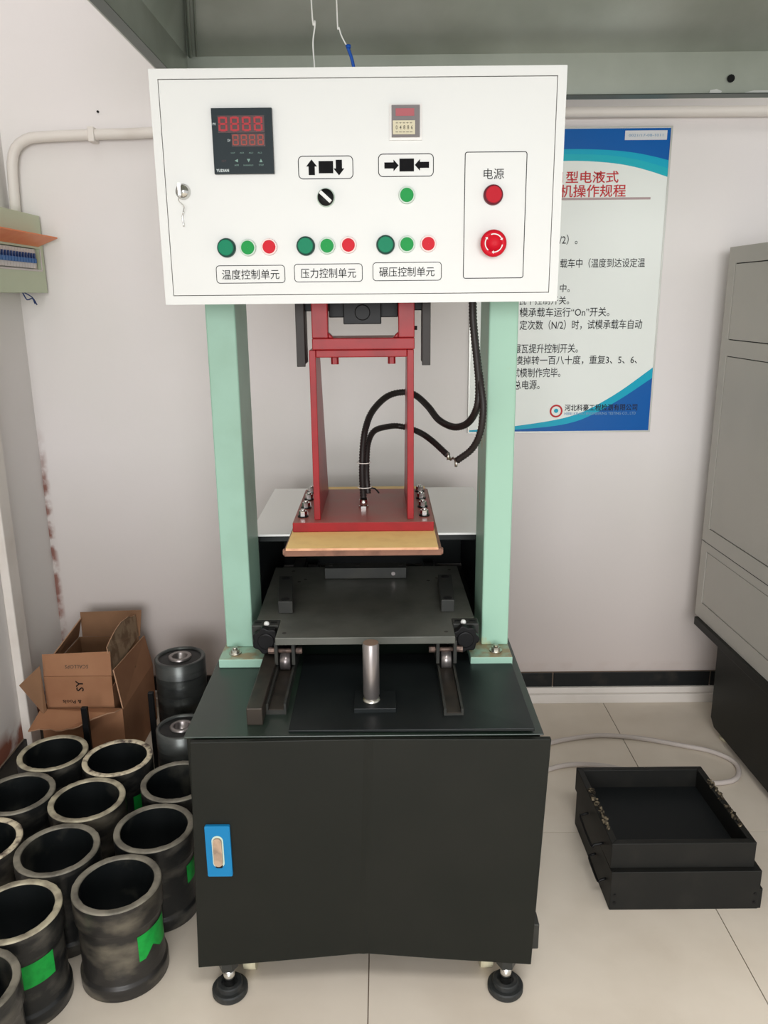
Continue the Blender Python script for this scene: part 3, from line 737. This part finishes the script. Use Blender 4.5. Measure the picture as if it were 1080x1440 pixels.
for (cx, ys) in ((-0.2345, (1.735, 2.15)), (0.1425, (1.735, 2.15))):
    for y in ys:
        mb = MB().cyl((cx-0.0115, y, 0.6785+0.0), 0.0215, 0.023, 'x', 28, 0)
        wh = obj('wheel', mb, 'steel', ca_)
        mb = MB().box(cx-0.024, cx-0.016, y-0.018, y+0.018, 0.675, 0.732).box(cx+0.016, cx+0.024, y-0.018, y+0.018, 0.675, 0.732)
        obj_each('wheel_bracket', mb, 'black_steel', ca_, bevel=0.001)
        mb = MB().cyl((cx-0.040, y, 0.704), 0.0075, 0.014, 'x', 6, smooth=False).cyl((cx+0.025, y, 0.704), 0.0075, 0.014, 'x', 6, smooth=False).cyl((cx-0.03, y, 0.704), 0.005, 0.06, 'x', 12)
        obj('axle_bolt', mb, 'axle', ca_)

# ================================================================== MOULDS
HM = 0.235
def mould_master(body_m, rim_m):
    root = bpy.data.objects.new('compaction_mould', None); COL.objects.link(root); root.empty_display_size = 0.05
    prof = [(0.0, 0.0), (0.0955, 0.0), (0.0975, 0.002), (0.0975, 0.030), (0.0965, 0.033), (0.0925, 0.036), (0.0915, 0.040), (0.0915, 0.150), (0.0920, 0.162), (0.0965, 0.172), (0.0975, 0.176), (0.0975, 0.2315)]
    mb = MB().lathe(prof, (0, 0, 0), 56, 0)
    mb.lathe([(0.0815, 0.2315), (0.0815, 0.012), (0.0, 0.012)], (0, 0, 0), 56, 1)
    obj('mould_wall', mb, [body_m, 'mould_in'], root)
    # worn rim ring with slight dents
    mb = MB(); n = 56; prof = [(0.0975, 0.2315), (0.0968, 0.2345), (0.0945, 0.2352), (0.0840, 0.2350), (0.0822, 0.2340), (0.0815, 0.2315)]
    vs = []; k = len(prof)
    for i in range(n):
        a = 2*PI*i/n; d = random.uniform(-0.0006, 0.0004)
        for j, (r, z) in enumerate(prof):
            rr = r + (random.uniform(-0.0008, 0.0008) if 0 < j < k-1 else 0)
            vs.append((rr*math.cos(a), rr*math.sin(a), z + (d if 0 < j < k-1 else 0)))
    mb.add(vs, [(i*k+j, ((i+1) % n)*k+j, ((i+1) % n)*k+j+1, i*k+j+1) for i in range(n) for j in range(k-1)], 0, True)
    obj('rim', mb, rim_m, root)
    return root
def sticker_bm(a0, a1, z0, z1, skew=0.0, notch=False):
    mb = MB(); n = 12; vs = []
    for i in range(n+1):
        u = i/n; a = math.radians(a0 + (a1-a0)*u); r = 0.0926
        zb = z0 + skew*u + (0.022*max(0, 1-abs(u-0.42)/0.25) if notch else 0)
        vs += [(r*math.cos(a), r*math.sin(a), zb), (r*math.cos(a), r*math.sin(a), z1 + skew*u)]
    mb.add(vs, [(2*i, 2*i+2, 2*i+3, 2*i+1) for i in range(n)], 0, True)
    return mb
masters = {}
specs = [  # x, y, body, rim, rotation, sticker, label
 (-0.970, 2.074, 'mould', 'rim_a', 20, None, 'black steel cylinder mould with an even beige rim in the left corner before the carton'),
 (-0.773, 2.046, 'mould', 'rim_c', 70, (-50, -10), 'black steel cylinder mould with a chipped beige rim directly before the cardboard box'),
 (-0.988, 1.876, 'mould', 'rim_b', 130, None, 'dull grey rimmed black mould cut by the left edge, farthest of those cut'),
 (-0.790, 1.847, 'mould_light', 'rim_a', 200, (-25, 10), 'pale dusty mould with a beige rim in the middle of the mould cluster'),
 (-0.571, 1.926, 'mould', 'rim_b', 250, None, 'black mould half hidden behind the upper left edge of the cabinet'),
 (-0.990, 1.675, 'mould_light', 'rim_c', 300, None, 'mould with a white chalky chipped rim cut by the left edge'),
 (-0.790, 1.648, 'mould', 'rim_b', 340, (-20, 8), 'black mould with a rim worn bright on the right, behind the two front moulds'),
 (-0.580, 1.727, 'mould', 'rim_b', 30, (-25, 15), 'black mould with a dark grey rim touching the cabinet door level with its blue latch'),
 (-0.610, 1.530, 'mould_light', 'rim_b', 95, (-50, 6), 'front mould with a scraped pale body and torn green sticker nearest the cabinet'),
 (-0.805, 1.449, 'mould', 'rim_a', 160, (-97, -20), 'black mould near the left edge with a bright green rectangular sticker on its front'),
 (-0.810, 1.250, 'mould', 'rim_b', 220, None, 'nearest mould cut off by the bottom left corner of the picture'),
]
for i, (x, y, bm_, rm, rot, st, lab) in enumerate(specs):
    key = (bm_, rm)
    if key not in masters:
        masters[key] = root = mould_master(bm_, rm); first = True
    else:
        src = masters[key]; root = src.copy(); COL.objects.link(root)
        for ch in list(src.children):
            if ch.name.startswith('green_sticker'): continue
            c = ch.copy(); COL.objects.link(c); c.parent = root
    root.location = (x, y, 0); root.rotation_euler = (0, 0, math.radians(rot))
    tag(root, lab, 'mould', 'cylinder moulds on the floor at the left')
    if st:
        mb = sticker_bm(st[0]-rot, st[1]-rot, {8: 0.085, 9: 0.105}.get(i, 0.100), {9: 0.162}.get(i, 0.150), 0.0, i == 8)
        me_o = obj('green_sticker', mb, 'sticker', None, label='bright green paper sticker')
        me_o.parent = root

# stacks of bearing-like steel cylinders
def bearing(cx, cy, r, h, seams, label):
    root = thing('steel_cylinder', label, 'cylinder', (cx, cy, 0), 'dark steel cylinders beside the cardboard box')
    prof = [(0.0, 0.0), (r, 0.0)]
    for zs in seams: prof += [(r, zs-0.002), (r-0.002, zs), (r, zs+0.002)]
    prof += [(r, h-0.003), (r-0.003, h), (r*0.86, h), (r*0.84, h-0.006)]
    obj('cylinder_body', MB().lathe(prof, (cx, cy, 0), 56, 0), 'gauge', root)
    obj('seal_disc', MB().lathe([(r*0.845, h-0.006), (r*0.46, h-0.004)], (cx, cy, 0), 48, 0), 'seal', root)
    obj('hub_ring', MB().lathe([(r*0.46, h-0.010), (r*0.46, h+0.001), (r*0.43, h+0.003), (r*0.32, h+0.003), (r*0.29, h), (r*0.29, h-0.03), (0, h-0.03)], (cx, cy, 0), 40, 0), 'steel', root)
bearing(-0.687, 2.465, 0.083, 0.352, [0.297, 0.235, 0.18, 0.12], 'tall dark steel cylinder with a hub ring standing by the wall')
bearing(-0.622, 2.190, 0.077, 0.250, [0.19, 0.12, 0.06], 'shorter dark steel cylinder with a hub ring partly behind the cabinet')

# rods
tag(obj('steel_rod', MB().box(-0.935, -0.916, 2.215, 2.23, 0, 0.298), 'dark', bevel=0.002), 'black upright bar between the carton and the two rear moulds', 'bar', 'black bars by the carton')
tag(obj('steel_rod', MB().box(-0.752, -0.735, 2.295, 2.31, 0, 0.305), 'dark', bevel=0.002), 'black upright bar between the carton and the steel cylinders', 'bar', 'black bars by the carton')

# ================================================================== CARTONS
def sheet(pts, th, mats, mi=(0, 1), mb=None):
    """cardboard sheet from a planar polygon; outer face first material, inner second, edges third"""
    mb = mb or MB(); P = [Vector(p) for p in pts]
    nrm = Vector((0, 0, 0))
    for i in range(len(P)): nrm += P[i].cross(P[(i+1) % len(P)])
    nrm.normalize(); n = len(P); Q = [p - nrm*th for p in P]
    mb.add(P + Q, [list(range(n))], mi[0]); 
    o = len(mb.v) - 2*n
    mb.f.append([o+n+i for i in range(n)][::-1]); mb.m.append(mi[1]); mb.s.append(False)
    for i in range(n):
        mb.f.append([o+(i+1) % n, o+i, o+n+i, o+n+(i+1) % n]); mb.m.append(2); mb.s.append(False)
    return mb
CM = ['card', 'card_in', 'card_edge']
oc = thing('cardboard_box', 'open brown carton with torn front flap folded out, standing in the left corner', 'box', (-0.98, 2.5, 0))
ox0, ox1, oy0, oy1, oz = -1.115, -0.850, 2.335, 2.685, 0.228
tc = 0.005
obj('side_panel', MB().box(ox0, ox1, oy0, oy0+tc, 0, oz), 'card', oc)
obj('side_panel', MB().box(ox1-tc, ox1, oy0+tc, oy1, 0, oz-0.006), 'card', oc)
obj('side_panel', MB().box(ox0, ox0+tc, oy0+tc, oy1, 0, oz), 'card', oc)
obj('side_panel', MB().box(ox0+tc, ox1-tc, oy1-tc, oy1, 0, oz-0.01), 'card', oc)
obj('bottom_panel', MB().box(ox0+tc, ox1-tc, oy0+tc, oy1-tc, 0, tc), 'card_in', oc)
# right flap standing up
obj('flap', sheet([(ox1, oy0+0.01, oz-0.004), (ox1, oy1, oz-0.008), (-0.872, 2.69, 0.330), (-0.868, 2.345, 0.362)], 0.004, CM), CM, oc)
# front flap folded outwards with a torn edge
random.seed(3)
torn = []
A, B = Vector((-0.862, 2.262, 0.236)), Vector((-1.128, 2.262, 0.188))
for k in range(15):
    u = k/14; p = A.lerp(B, u); dy = -0.030*math.sin(u*PI)*0.5 + random.uniform(-0.006, 0.006)
    torn.append((p.x, p.y + dy + (0.04 if u < 0.35 else 0.0)*(1-u/0.35 if u < 0.35 else 0), p.z + 0.006*math.sin(u*9)))
obj('flap', sheet([(ox0+0.003, oy0, oz+0.001), (ox1-0.003, oy0, oz+0.001)] + torn, 0.004, None, (1, 0)), ['card', 'card', 'card_edge'], oc, label='torn flap folded outwards')
# left flap: diamond poking out
obj('flap', sheet([(ox0+0.02, 2.315, 0.222), (ox0+0.026, 2.325, 0.232), (-1.096, 2.33, 0.385), (-1.160, 2.31, 0.328)], 0.004, None, (1, 0)), CM, oc)
# inner carton
ic = thing('cardboard_box', 'brown carton with SY printed on it standing inside the open carton', 'box', (-0.985, 2.5, 0.006))
jx0, jx1, jy0, jy1, jz = -1.098, -0.880, 2.350, 2.665, 0.338
fp = obj('side_panel', MB().box(jx0, jx1, jy0, jy0+tc, 0.006, jz), 'card', ic)
obj('side_panel', MB().box(jx1-tc, jx1, jy0+tc, jy1, 0.006, jz-0.04), 'card', ic)
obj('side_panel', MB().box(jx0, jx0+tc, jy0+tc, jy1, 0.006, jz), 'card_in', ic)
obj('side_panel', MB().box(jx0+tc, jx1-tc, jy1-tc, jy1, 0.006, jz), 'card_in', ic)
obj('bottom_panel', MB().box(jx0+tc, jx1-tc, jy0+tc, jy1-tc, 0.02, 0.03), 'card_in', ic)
obj('flap', sheet([(jx0, jy0+0.002, jz+0.001), (jx1, jy0+0.002, jz+0.001), (jx1-0.006, jy0+0.026, 0.412), (jx0-0.008, jy0+0.026, 0.404)], 0.004, CM), CM, ic)
obj('flap', sheet([(jx0+0.012, 2.664, jz+0.001), (jx1, 2.664, jz+0.001), (-0.874, 2.686, 0.430), (-1.094, 2.686, 0.424)], 0.004, CM, (1, 0)), CM, ic)
obj('flap', sheet([(jx0, 2.40, jz+0.001), (jx0, 2.66, jz+0.001), (-1.082, 2.664, 0.410), (-1.095, 2.42, 0.372)], 0.004, CM, (1, 0)), CM, ic)
tf = [(-0.884, 2.38, 0.325), (-0.884, 2.665, 0.345)]
for k in range(9):
    u = k/8; tf.append((-0.892 - 0.004*(k % 2), 2.672 - 0.30*u, 0.418 + 0.030*math.sin(u*PI) - 0.006*(k % 2) + 0.010*u))
obj('flap', sheet(tf, 0.003, None, (0, 0)), ['card_torn', 'card_torn', 'card_edge'], ic, label='flap with its paper torn off')
mb = MB(); yy = jy0 - 0.0008
def rotS(x, y, z):   # rotate the lettering a quarter turn about its own centre
    cx, cz_ = -0.985, 0.305
    return (cx + (z-cz_), y, cz_ - (x-cx))
mb.text('SY', -1.004, -0.966, 0.293, 0.317, yy, 0, bold=0.01, xf=lambda x, y, z: (-0.985 - (z-0.305), y, 0.305 + (x+0.985)))
mb.text('& Pools', -1.045, -0.985, 0.243, 0.256, yy, 0, bold=0.01, xf=lambda x, y, z: (-1.045-0.985-x, y, 0.243+0.256-z))
obj('printing', mb, 'print', ic)
mb = MB()
def onflap(x, y, z):
    u = (z - 0.339)/0.072
    return (x, jy0 + 0.002 + 0.024*u - 0.0012, z)
mb.text('SCALLOPS', -1.03, -0.955, 0.362, 0.373, 0, 0, xf=lambda x, y, z: onflap(-1.985-x, 0, 0.735-z))
obj('faint_printing', mb, 'card_print' if 'card_print' in M else 'groove', ic)

# ================================================================== TRAYS
def tray_frame(x0, x1, y0, y1, z0, z1, th, sh, root, inner_z):
    """four walls; sh = sideways drift of the back edge"""
    def q(xa, ya, xb, yb): return [(xa, ya), (xb, yb)]
    A = [(x0, y0), (x1, y0), (x1+sh, y1), (x0+sh, y1)]
    I = [(x0+th, y0+th), (x1-th, y0+th), (x1-th+sh, y1-th), (x0+th+sh, y1-th)]
    for k in range(4):
        a, b, c, d = A[k], A[(k+1) % 4], I[(k+1) % 4], I[k]
        mb = MB().hexa([(p[0], p[1], z0) for p in (a, b, c, d)], [(p[0], p[1], z1) for p in (a, b, c, d)])
        obj('tray_wall', mb, 'tray', root, bevel=0.0015)
    mb = MB().prism([(p[0], p[1]) for p in I], 'z', z0, inner_z)
    obj('tray_floor', mb, 'tray_in', root)
lt = thing('steel_tray', 'lower black steel tray on the floor right of the machine, under another tray', 'tray', (0.75, 1.88, 0))
tray_frame(0.560, 0.936, 1.698, 2.045, 0.0, 0.112, 0.017, -0.006, lt, 0.02)
obj('side_ledge', MB().box(0.936, 0.944, 1.70, 2.03, 0.0, 0.058), 'tray', lt, bevel=0.001)
mb = MB()
for (x, z) in ((0.572, 0.045), (0.572, 0.022), (0.925, 0.045), (0.925, 0.020)): mb.cyl((x, 1.698, z), 0.004, -0.0015, 'y', 12)
obj_each('side_screw', mb, 'dark', lt)
ut = thing('steel_tray', 'upper open black steel tray with chipped side walls, resting on the lower tray', 'tray', (0.75, 1.88, 0.113))
tray_frame(0.560, 0.921, 1.712, 2.050, 0.1125, 0.184, 0.017, -0.010, ut, 0.128)
random.seed(11)
for side in (0, 1):
    mb = MB()
    for k in range(46):
        u = random.random(); y = 1.78 + 0.20*u if side else 1.77 + 0.17*u
        shx = -0.010*(y-1.712)/0.338
        cx = (0.921 - random.uniform(0.001, 0.016) if side else 0.560 + random.uniform(0.004, 0.016)) + shx
        r = random.uniform(0.002, 0.006); z = 0.1845
        pts = [(cx + r*math.cos(a)*random.uniform(.6, 1.2), y + r*1.3*math.sin(a)*random.uniform(.6, 1.2)) for a in [2*PI*i/6 for i in range(6)]]
        mb.prism(pts, 'z', 0.183, 0.184 + random.uniform(0.001, 0.006))
    ch = obj('chipped_residue', mb, 'chip', ut); ch['kind'] = 'stuff'
# wire handles on the left
mb = MB().tube([(0.560, 1.78, 0.135), (0.535, 1.78, 0.13), (0.529, 1.785, 0.125), (0.529, 1.90, 0.125), (0.535, 1.905, 0.13), (0.552, 1.905, 0.135)], 0.0032, 8)
obj('wire_handle', mb, 'dark', ut)
mb = MB().tube([(0.560, 1.74, 0.06), (0.545, 1.74, 0.055), (0.540, 1.745, 0.05), (0.540, 1.83, 0.05), (0.545, 1.835, 0.055), (0.558, 1.835, 0.06)], 0.0032, 8)
obj('wire_handle', mb, 'dark', lt)

# ================================================================== CABLE ON FLOOR
pts = [(0.05, 2.22), (0.25, 2.28), (0.42, 2.39), (0.557, 2.467), (0.638, 2.498), (0.756, 2.519), (0.887, 2.498), (1.018, 2.449), (1.100, 2.412), (1.150, 2.350), (1.140, 2.284), (1.100, 2.240), (1.029, 2.228),
       (0.97, 2.245), (0.88, 2.275), (0.78, 2.305), (0.717, 2.329), (0.627, 2.340), (0.552, 2.323), (0.46, 2.27), (0.36, 2.19), (0.22, 2.12), (0.05, 2.10)]
tag(obj('power_cable', MB().tube([(p[0], p[1], 0.0085) for p in pts], 0.0082, 10, step=0.015), 'cable'), 'white power cable looping over the floor behind the black trays', 'cable')

# ================================================================== RIGHT CABINET
rc = thing('grey_cabinet', 'tall grey steel cabinet with a black base at the right edge', 'cabinet', (1.12, 2.70, 0))
def lx(y): return 1.12
mb = MB().box(1.126, 1.95, 1.55, 2.70, 0.392, 1.65)
mb2 = MB()
# face frame standing proud of the recessed doors
doors = [(1.361, 1.600), (0.722, 1.311), (0.450, 0.640)]
ya, yb = 1.62, 2.655
zc = 0.392
for (z0, z1) in sorted(doors):
    mb.box(1.12, 1.126, 1.55, 2.70, zc, z0); zc = z1
mb.box(1.12, 1.126, 1.55, 2.70, zc, 1.65)
for (z0, z1) in doors:
    mb.box(1.12, 1.126, 1.55, ya, z0, z1); mb.box(1.12, 1.126, yb, 2.70, z0, z1)
    mb.box(1.1255, 1.1262, ya, yb, z0, z1, 1)
obj('cabinet_body', mb, ['cab', 'cab_gap'], rc)
for (z0, z1) in doors:
    obj('cabinet_door', MB().box(1.1215, 1.1258, ya+0.003, yb-0.003, z0+0.003, z1-0.003), 'cab', rc, bevel=0.001)
mb = MB().box(1.1192, 1.1198, 1.55, 2.70, 0.6695, 0.6715)
obj('panel_seam', mb, 'cab_gap', rc)
obj('base_ledge', MB().box(1.108, 1.95, 1.55, 2.675, 0.362, 0.3915), 'black', rc, bevel=0.002)
mb = MB().prism([(1.58, 0.362), (1.58, 0.03), (2.53, 0.03), (2.56, 0.055), (2.56, 0.09), (2.565, 0.362)][::1], 'x', 1.150, 1.92)
obj('cabinet_base', mb, 'black', rc, bevel=0.002)
for (x, y) in ((1.19, 2.5), (1.19, 1.65), (1.85, 2.5), (1.85, 1.65)):
    obj('cabinet_foot', MB().cyl((x, y, 0), 0.028, 0.012, n=24).cyl((x, y, 0.012), 0.012, 0.02, n=16), 'caster', rc)
rc.rotation_euler = (0, 0, math.radians(1.6))

# ================================================================== POSTER
po = thing('wall_poster', 'blue and white operating rules poster in Chinese mounted on the back wall', 'poster', (0.615, 2.79, 1.5))
PX0, PX1, PZ0, PZ1, PY = 0.300, 0.930, 1.045, 2.022, 2.786
sh = 0.012   # slight lean of the board
obj('backing_board', MB().box(PX0, PX1, PY, 2.7995, PZ0, PZ1), 'poster', po)
mb = MB()
fw = 0.006
mb.box(PX0-0.004, PX0+0.001, PY-0.002, 2.7995, PZ0-0.004, PZ1+0.004).box(PX1-0.001, PX1+0.005, PY-0.002, 2.7995, PZ0-0.004, PZ1+0.004)
mb.box(PX0+0.001, PX1-0.001, PY-0.002, 2.7995, PZ0-0.004, PZ0+0.001).box(PX0+0.001, PX1-0.001, PY-0.002, 2.7995, PZ1-0.001, PZ1+0.004)
obj('poster_frame', mb, 'p_frame', po)
mb = MB()
def arc(pts, n=18):
    return [(p.x, p.y) for p in catmull([Vector((a, b, 0)) for a, b in pts], 0.03)]
blue_b = arc([(0.301, 1.935), (0.45, 1.953), (0.60, 1.960), (0.75, 1.955), (0.85, 1.942), (0.929, 1.924)])
cy1 = arc([(0.301, 1.915), (0.45, 1.937), (0.60, 1.945), (0.75, 1.939), (0.85, 1.922), (0.929, 1.900)])
cy2 = arc([(0.301, 1.885), (0.45, 1.913), (0.60, 1.925), (0.75, 1.917), (0.85, 1.898), (0.929, 1.874)])
def strip(a, b, m, y):
    n = min(len(a), len(b))
    for i in range(n-1):
        mb.add([(a[i][0], y, a[i][1]), (a[i+1][0], y, a[i+1][1]), (b[i+1][0], y, b[i+1][1]), (b[i][0], y, b[i][1])], [(0, 1, 2, 3)], m)
def resamp(pts, n=30):
    xs_ = [p[0] for p in pts]; out = []
    for i in range(n):
        x = xs_[0] + (xs_[-1]-xs_[0])*i/(n-1)
        for k in range(len(pts)-1):
            if pts[k][0] <= x + 1e-9 and x <= pts[k+1][0] + 1e-9:
                u = (x-pts[k][0])/max(pts[k+1][0]-pts[k][0], 1e-9); out.append((x, pts[k][1]*(1-u)+pts[k+1][1]*u)); break
    return out
blue_b, cy1, cy2 = map(resamp, (blue_b, cy1, cy2))
topl = [(p[0], PZ1-0.002) for p in blue_b]
strip(topl, blue_b, 0, PY-0.0004); strip(blue_b, cy1, 1, PY-0.0004); strip(cy1, cy2, 2, PY-0.0004)
obj('colour_band', mb, ['p_blue', 'p_cyan', 'p_cyan2'], po); mb = MB()
wv1 = resamp(arc([(0.301, 1.052), (0.465, 1.066), (0.66, 1.100), (0.80, 1.170), (0.929, 1.264)]))
wv2 = resamp(arc([(0.301, 1.047), (0.465, 1.053), (0.66, 1.076), (0.80, 1.142), (0.929, 1.228)]))
botl = [(p[0], PZ0+0.0015) for p in wv2]
strip(wv1, wv2, 1, PY-0.0004); strip(wv2, botl, 0, PY-0.0004)
obj('colour_band', mb, ['p_blue', 'p_cyan', 'p_cyan2'], po)
mb = MB(); yt = PY-0.0009
obj('paper_tag', MB().box(0.783, 0.918, PY-0.001, PY-0.0004, 1.985, 2.013, 0).text('0021/17-08-1011', 0.795, 0.905, 1.995, 2.003, yt-0.0006, 1), ['p_tag', 'p_gray'], po)
obj('red_title', MB().text('Ⅱ', 0.566, 0.590, 1.860, 1.891, yt, 0, bold=0.008).text('型电液式', 0.600, 0.771, 1.857, 1.894, yt, 0, bold=0.012), 'p_red', po)
obj('red_title', MB().text('机操作规程', 0.582, 0.797, 1.814, 1.853, yt, 0, bold=0.012), 'p_red', po)
obj('title_rule', MB().box(0.42, 0.879, yt, yt+0.0003, 1.806, 1.813), 'p_rule', po)
for s_, a, b, c, d in (('/2）。', 0.588, 0.648, 1.668, 1.700), ('载车中（温度到达设定温', 0.594, 0.876, 1.594, 1.624), ('中。', 0.597, 0.630, 1.516, 1.543),
                       ('瓦下控制开关。', 0.462, 0.630, 1.476, 1.504), ('模承载车运行“On”开关。', 0.465, 0.768, 1.436, 1.467), ('定次数（N/2）时，试模承载车自动', 0.466, 0.881, 1.393, 1.426),
                       ('碾瓦提升控制开关。', 0.447, 0.668, 1.316, 1.347), ('模掉转一百八十度，重复3、5、6、', 0.454, 0.873, 1.276, 1.307),
                       ('试模制作完毕。', 0.447, 0.612, 1.234, 1.266), ('总电源。', 0.452, 0.542, 1.193, 1.225)):
    obj('text_line', MB().text(s_, a, b, c, d, yt, 0, bold=0.004), 'p_text', po)
obj('company_name', MB().text('河北科豪工程检测有限公司', 0.632, 0.885, 1.1165, 1.140, yt-0.0003, 0, bold=0.012), 'p_text', po)
obj('company_name', MB().text('HEBEI KEHAO ENGINEERING TESTING CO., LTD', 0.632, 0.881, 1.101, 1.1125, yt-0.0003, 0, bold=0.01), 'p_gray', po)
mb = MB(); n = 32; oo = [(0.603+0.0225*math.cos(2*PI*i/n), 1.117+0.0225*math.sin(2*PI*i/n)) for i in range(n)]; ii = [(0.603+0.0165*math.cos(2*PI*i/n), 1.117+0.0165*math.sin(2*PI*i/n)) for i in range(n)]
mb.ring(oo, ii, yt-0.0003, 0)
mb.poly([(0.603+0.0075*math.cos(2*PI*i/16), yt-0.0003, 1.118+0.0075*math.sin(2*PI*i/16)) for i in range(16)], 1)
obj('round_logo', mb, ['p_red', 'p_cyan'], po)

# ================================================================== BREAKER BOX, CONDUITS
eb = thing('distribution_box', 'sage green breaker box with a raised orange cover on the left wall', 'electrical box', (-1.2, 2.6, 1.53))
wy0, wy1, wz0, wz1 = 2.40, 2.755, 1.602, 1.668
EX = -1.12
mb = MB().box(XL+0.0005, EX-0.020, 2.25, 2.785, 1.53, 1.772)
mb.box(EX-0.020, EX, 2.25, wy0-0.1, 1.53, 1.772).box(EX-0.020, EX, wy1, 2.785, 1.53, 1.772).box(EX-0.020, EX, wy0-0.1, wy1, 1.53, wz0).box(EX-0.020, EX, wy0-0.1, wy1, wz1, 1.772)
obj('enclosure', mb, 'sage', eb)
mb = MB().box(EX-0.016, EX-0.012, wy0-0.099, wy1-0.001, wz0+0.001, wz1-0.001)
mb.box(EX-0.001, EX+0.002, wy0-0.1, wy1+0.004, wz0-0.005, wz0).box(EX-0.001, EX+0.002, wy1, wy1+0.006, wz0, wz1)
obj('window_frame', mb, 'brk_white', eb)
for k in range(20):
    y0 = 2.31 + 0.0205*k
    if y0 > 2.70: break
    b_ = obj('breaker', MB().box(EX-0.012, EX-0.002, y0, y0+0.0192, wz0+0.004, wz1-0.004), 'brk_white', eb)
    mb = MB().box(EX-0.002, EX+0.003, y0+0.001, y0+0.0188, wz0+0.020, wz0+0.034, 0)
    mb.hexa([(EX-0.002, y0+0.003, wz0+0.034), (EX+0.004, y0+0.003, wz0+0.034), (EX+0.004, y0+0.012, wz0+0.034), (EX-0.002, y0+0.012, wz0+0.034)],
            [(EX-0.002, y0+0.008, wz0+0.050), (EX+0.002, y0+0.008, wz0+0.050), (EX+0.002, y0+0.015, wz0+0.050), (EX-0.002, y0+0.015, wz0+0.050)], 1)
    obj('toggle', mb, ['brk_blue', 'brk_dk'], b_)
# raised translucent orange cover: hinged at the top of the window
mb = MB().hexa([(EX+0.001, 2.30, 1.674), (EX+0.001, 2.748, 1.674), (EX+0.063, 2.758, 1.700), (EX+0.063, 2.30, 1.700)],
               [(EX+0.001, 2.30, 1.678), (EX+0.001, 2.748, 1.678), (EX+0.062, 2.758, 1.704), (EX+0.062, 2.30, 1.704)], 0)
mb.hexa([(EX+0.001, 2.30, 1.680), (EX+0.001, 2.745, 1.680), (EX+0.005, 2.745, 1.680), (EX+0.005, 2.30, 1.680)],
        [(EX+0.001, 2.30, 1.712), (EX+0.001, 2.735, 1.712), (EX+0.003, 2.735, 1.712), (EX+0.003, 2.30, 1.712)], 0)
mb.add([(EX+0.002, 2.746, 1.679), (EX+0.062, 2.757, 1.703), (EX+0.004, 2.738, 1.712)], [(0, 1, 2)], 1)
obj('hinged_cover', mb, ['orange', 'orange_y'], eb, label='orange hinged cover, raised')
obj('loose_wire', MB().tube([(-1.15, 2.66, 1.53), (-1.147, 2.68, 1.508), (-1.138, 2.70, 1.512), (-1.14, 2.72, 1.496)], 0.002, 6).tube([(-1.15, 2.675, 1.53), (-1.142, 2.71, 1.515), (-1.138, 2.73, 1.492)], 0.002, 6), 'brk_dk', eb)

pts = [(-1.190, 2.772, 1.773), (-1.187, 2.772, 1.85), (-1.182, 2.772, 1.93), (-1.165, 2.772, 1.975), (-1.13, 2.772, 2.000), (-1.08, 2.772, 2.008), (-0.9, 2.772, 2.014), (-0.722, 2.772, 2.018),
       (-0.2, 2.772, 2.045), (0.3, 2.772, 2.062), (0.8, 2.772, 2.065), (1.5, 2.772, 2.062), (2.5, 2.772, 2.06)]
cd = thing('conduit', 'cream conduit bending from the breaker box along the back wall', 'conduit', (0, 2.77, 2.0))
obj('conduit_pipe', MB().tube(pts, 0.0165, 16, step=0.03), 'white_pvc', cd)
mb = MB().box(-0.925, -0.905, 2.750, 2.7995, 1.990, 2.034)
obj('pipe_clip', mb, 'white_pvc', cd, bevel=0.003)
tag(obj('nail', MB().cyl((-0.90, 2.7995, 2.085), 0.0035, -0.006, 'y', 10), 'dark'), 'tiny dark nail in the wall above the left conduit', 'nail')

# hanging wires from the hood to the control box
tag(obj('hanging_wire', MB().tube([(-0.134, 1.72, 2.50), (-0.129, 1.72, 2.05), (-0.123, 1.72, 2.014), (-0.128, 1.72, 1.977), (-0.1265, 1.72, 1.935), (-0.1285, 1.72, 1.921)], 0.0016, 6), 'wire_w'),
    'thin white wire hanging over the control box, the left one of two', 'wire')
tw = thing('hanging_wire', 'white wire ending in a blue lead above the control box', 'wire', (-0.06, 1.72, 1.95))
obj('upper_lead', MB().tube([(-0.085, 1.72, 2.50), (-0.081, 1.72, 2.05), (-0.077, 1.72, 2.001), (-0.065, 1.72, 1.974), (-0.060, 1.72, 1.971)], 0.0015, 6), 'wire_w', tw)
obj('blue_lead', MB().tube([(-0.063, 1.72, 1.973), (-0.055, 1.72, 1.952), (-0.051, 1.72, 1.936), (-0.049, 1.72, 1.920)], 0.0032, 8).cyl((-0.060, 1.72, 1.967), 0.0045, 0.006), 'wire_b', tw)
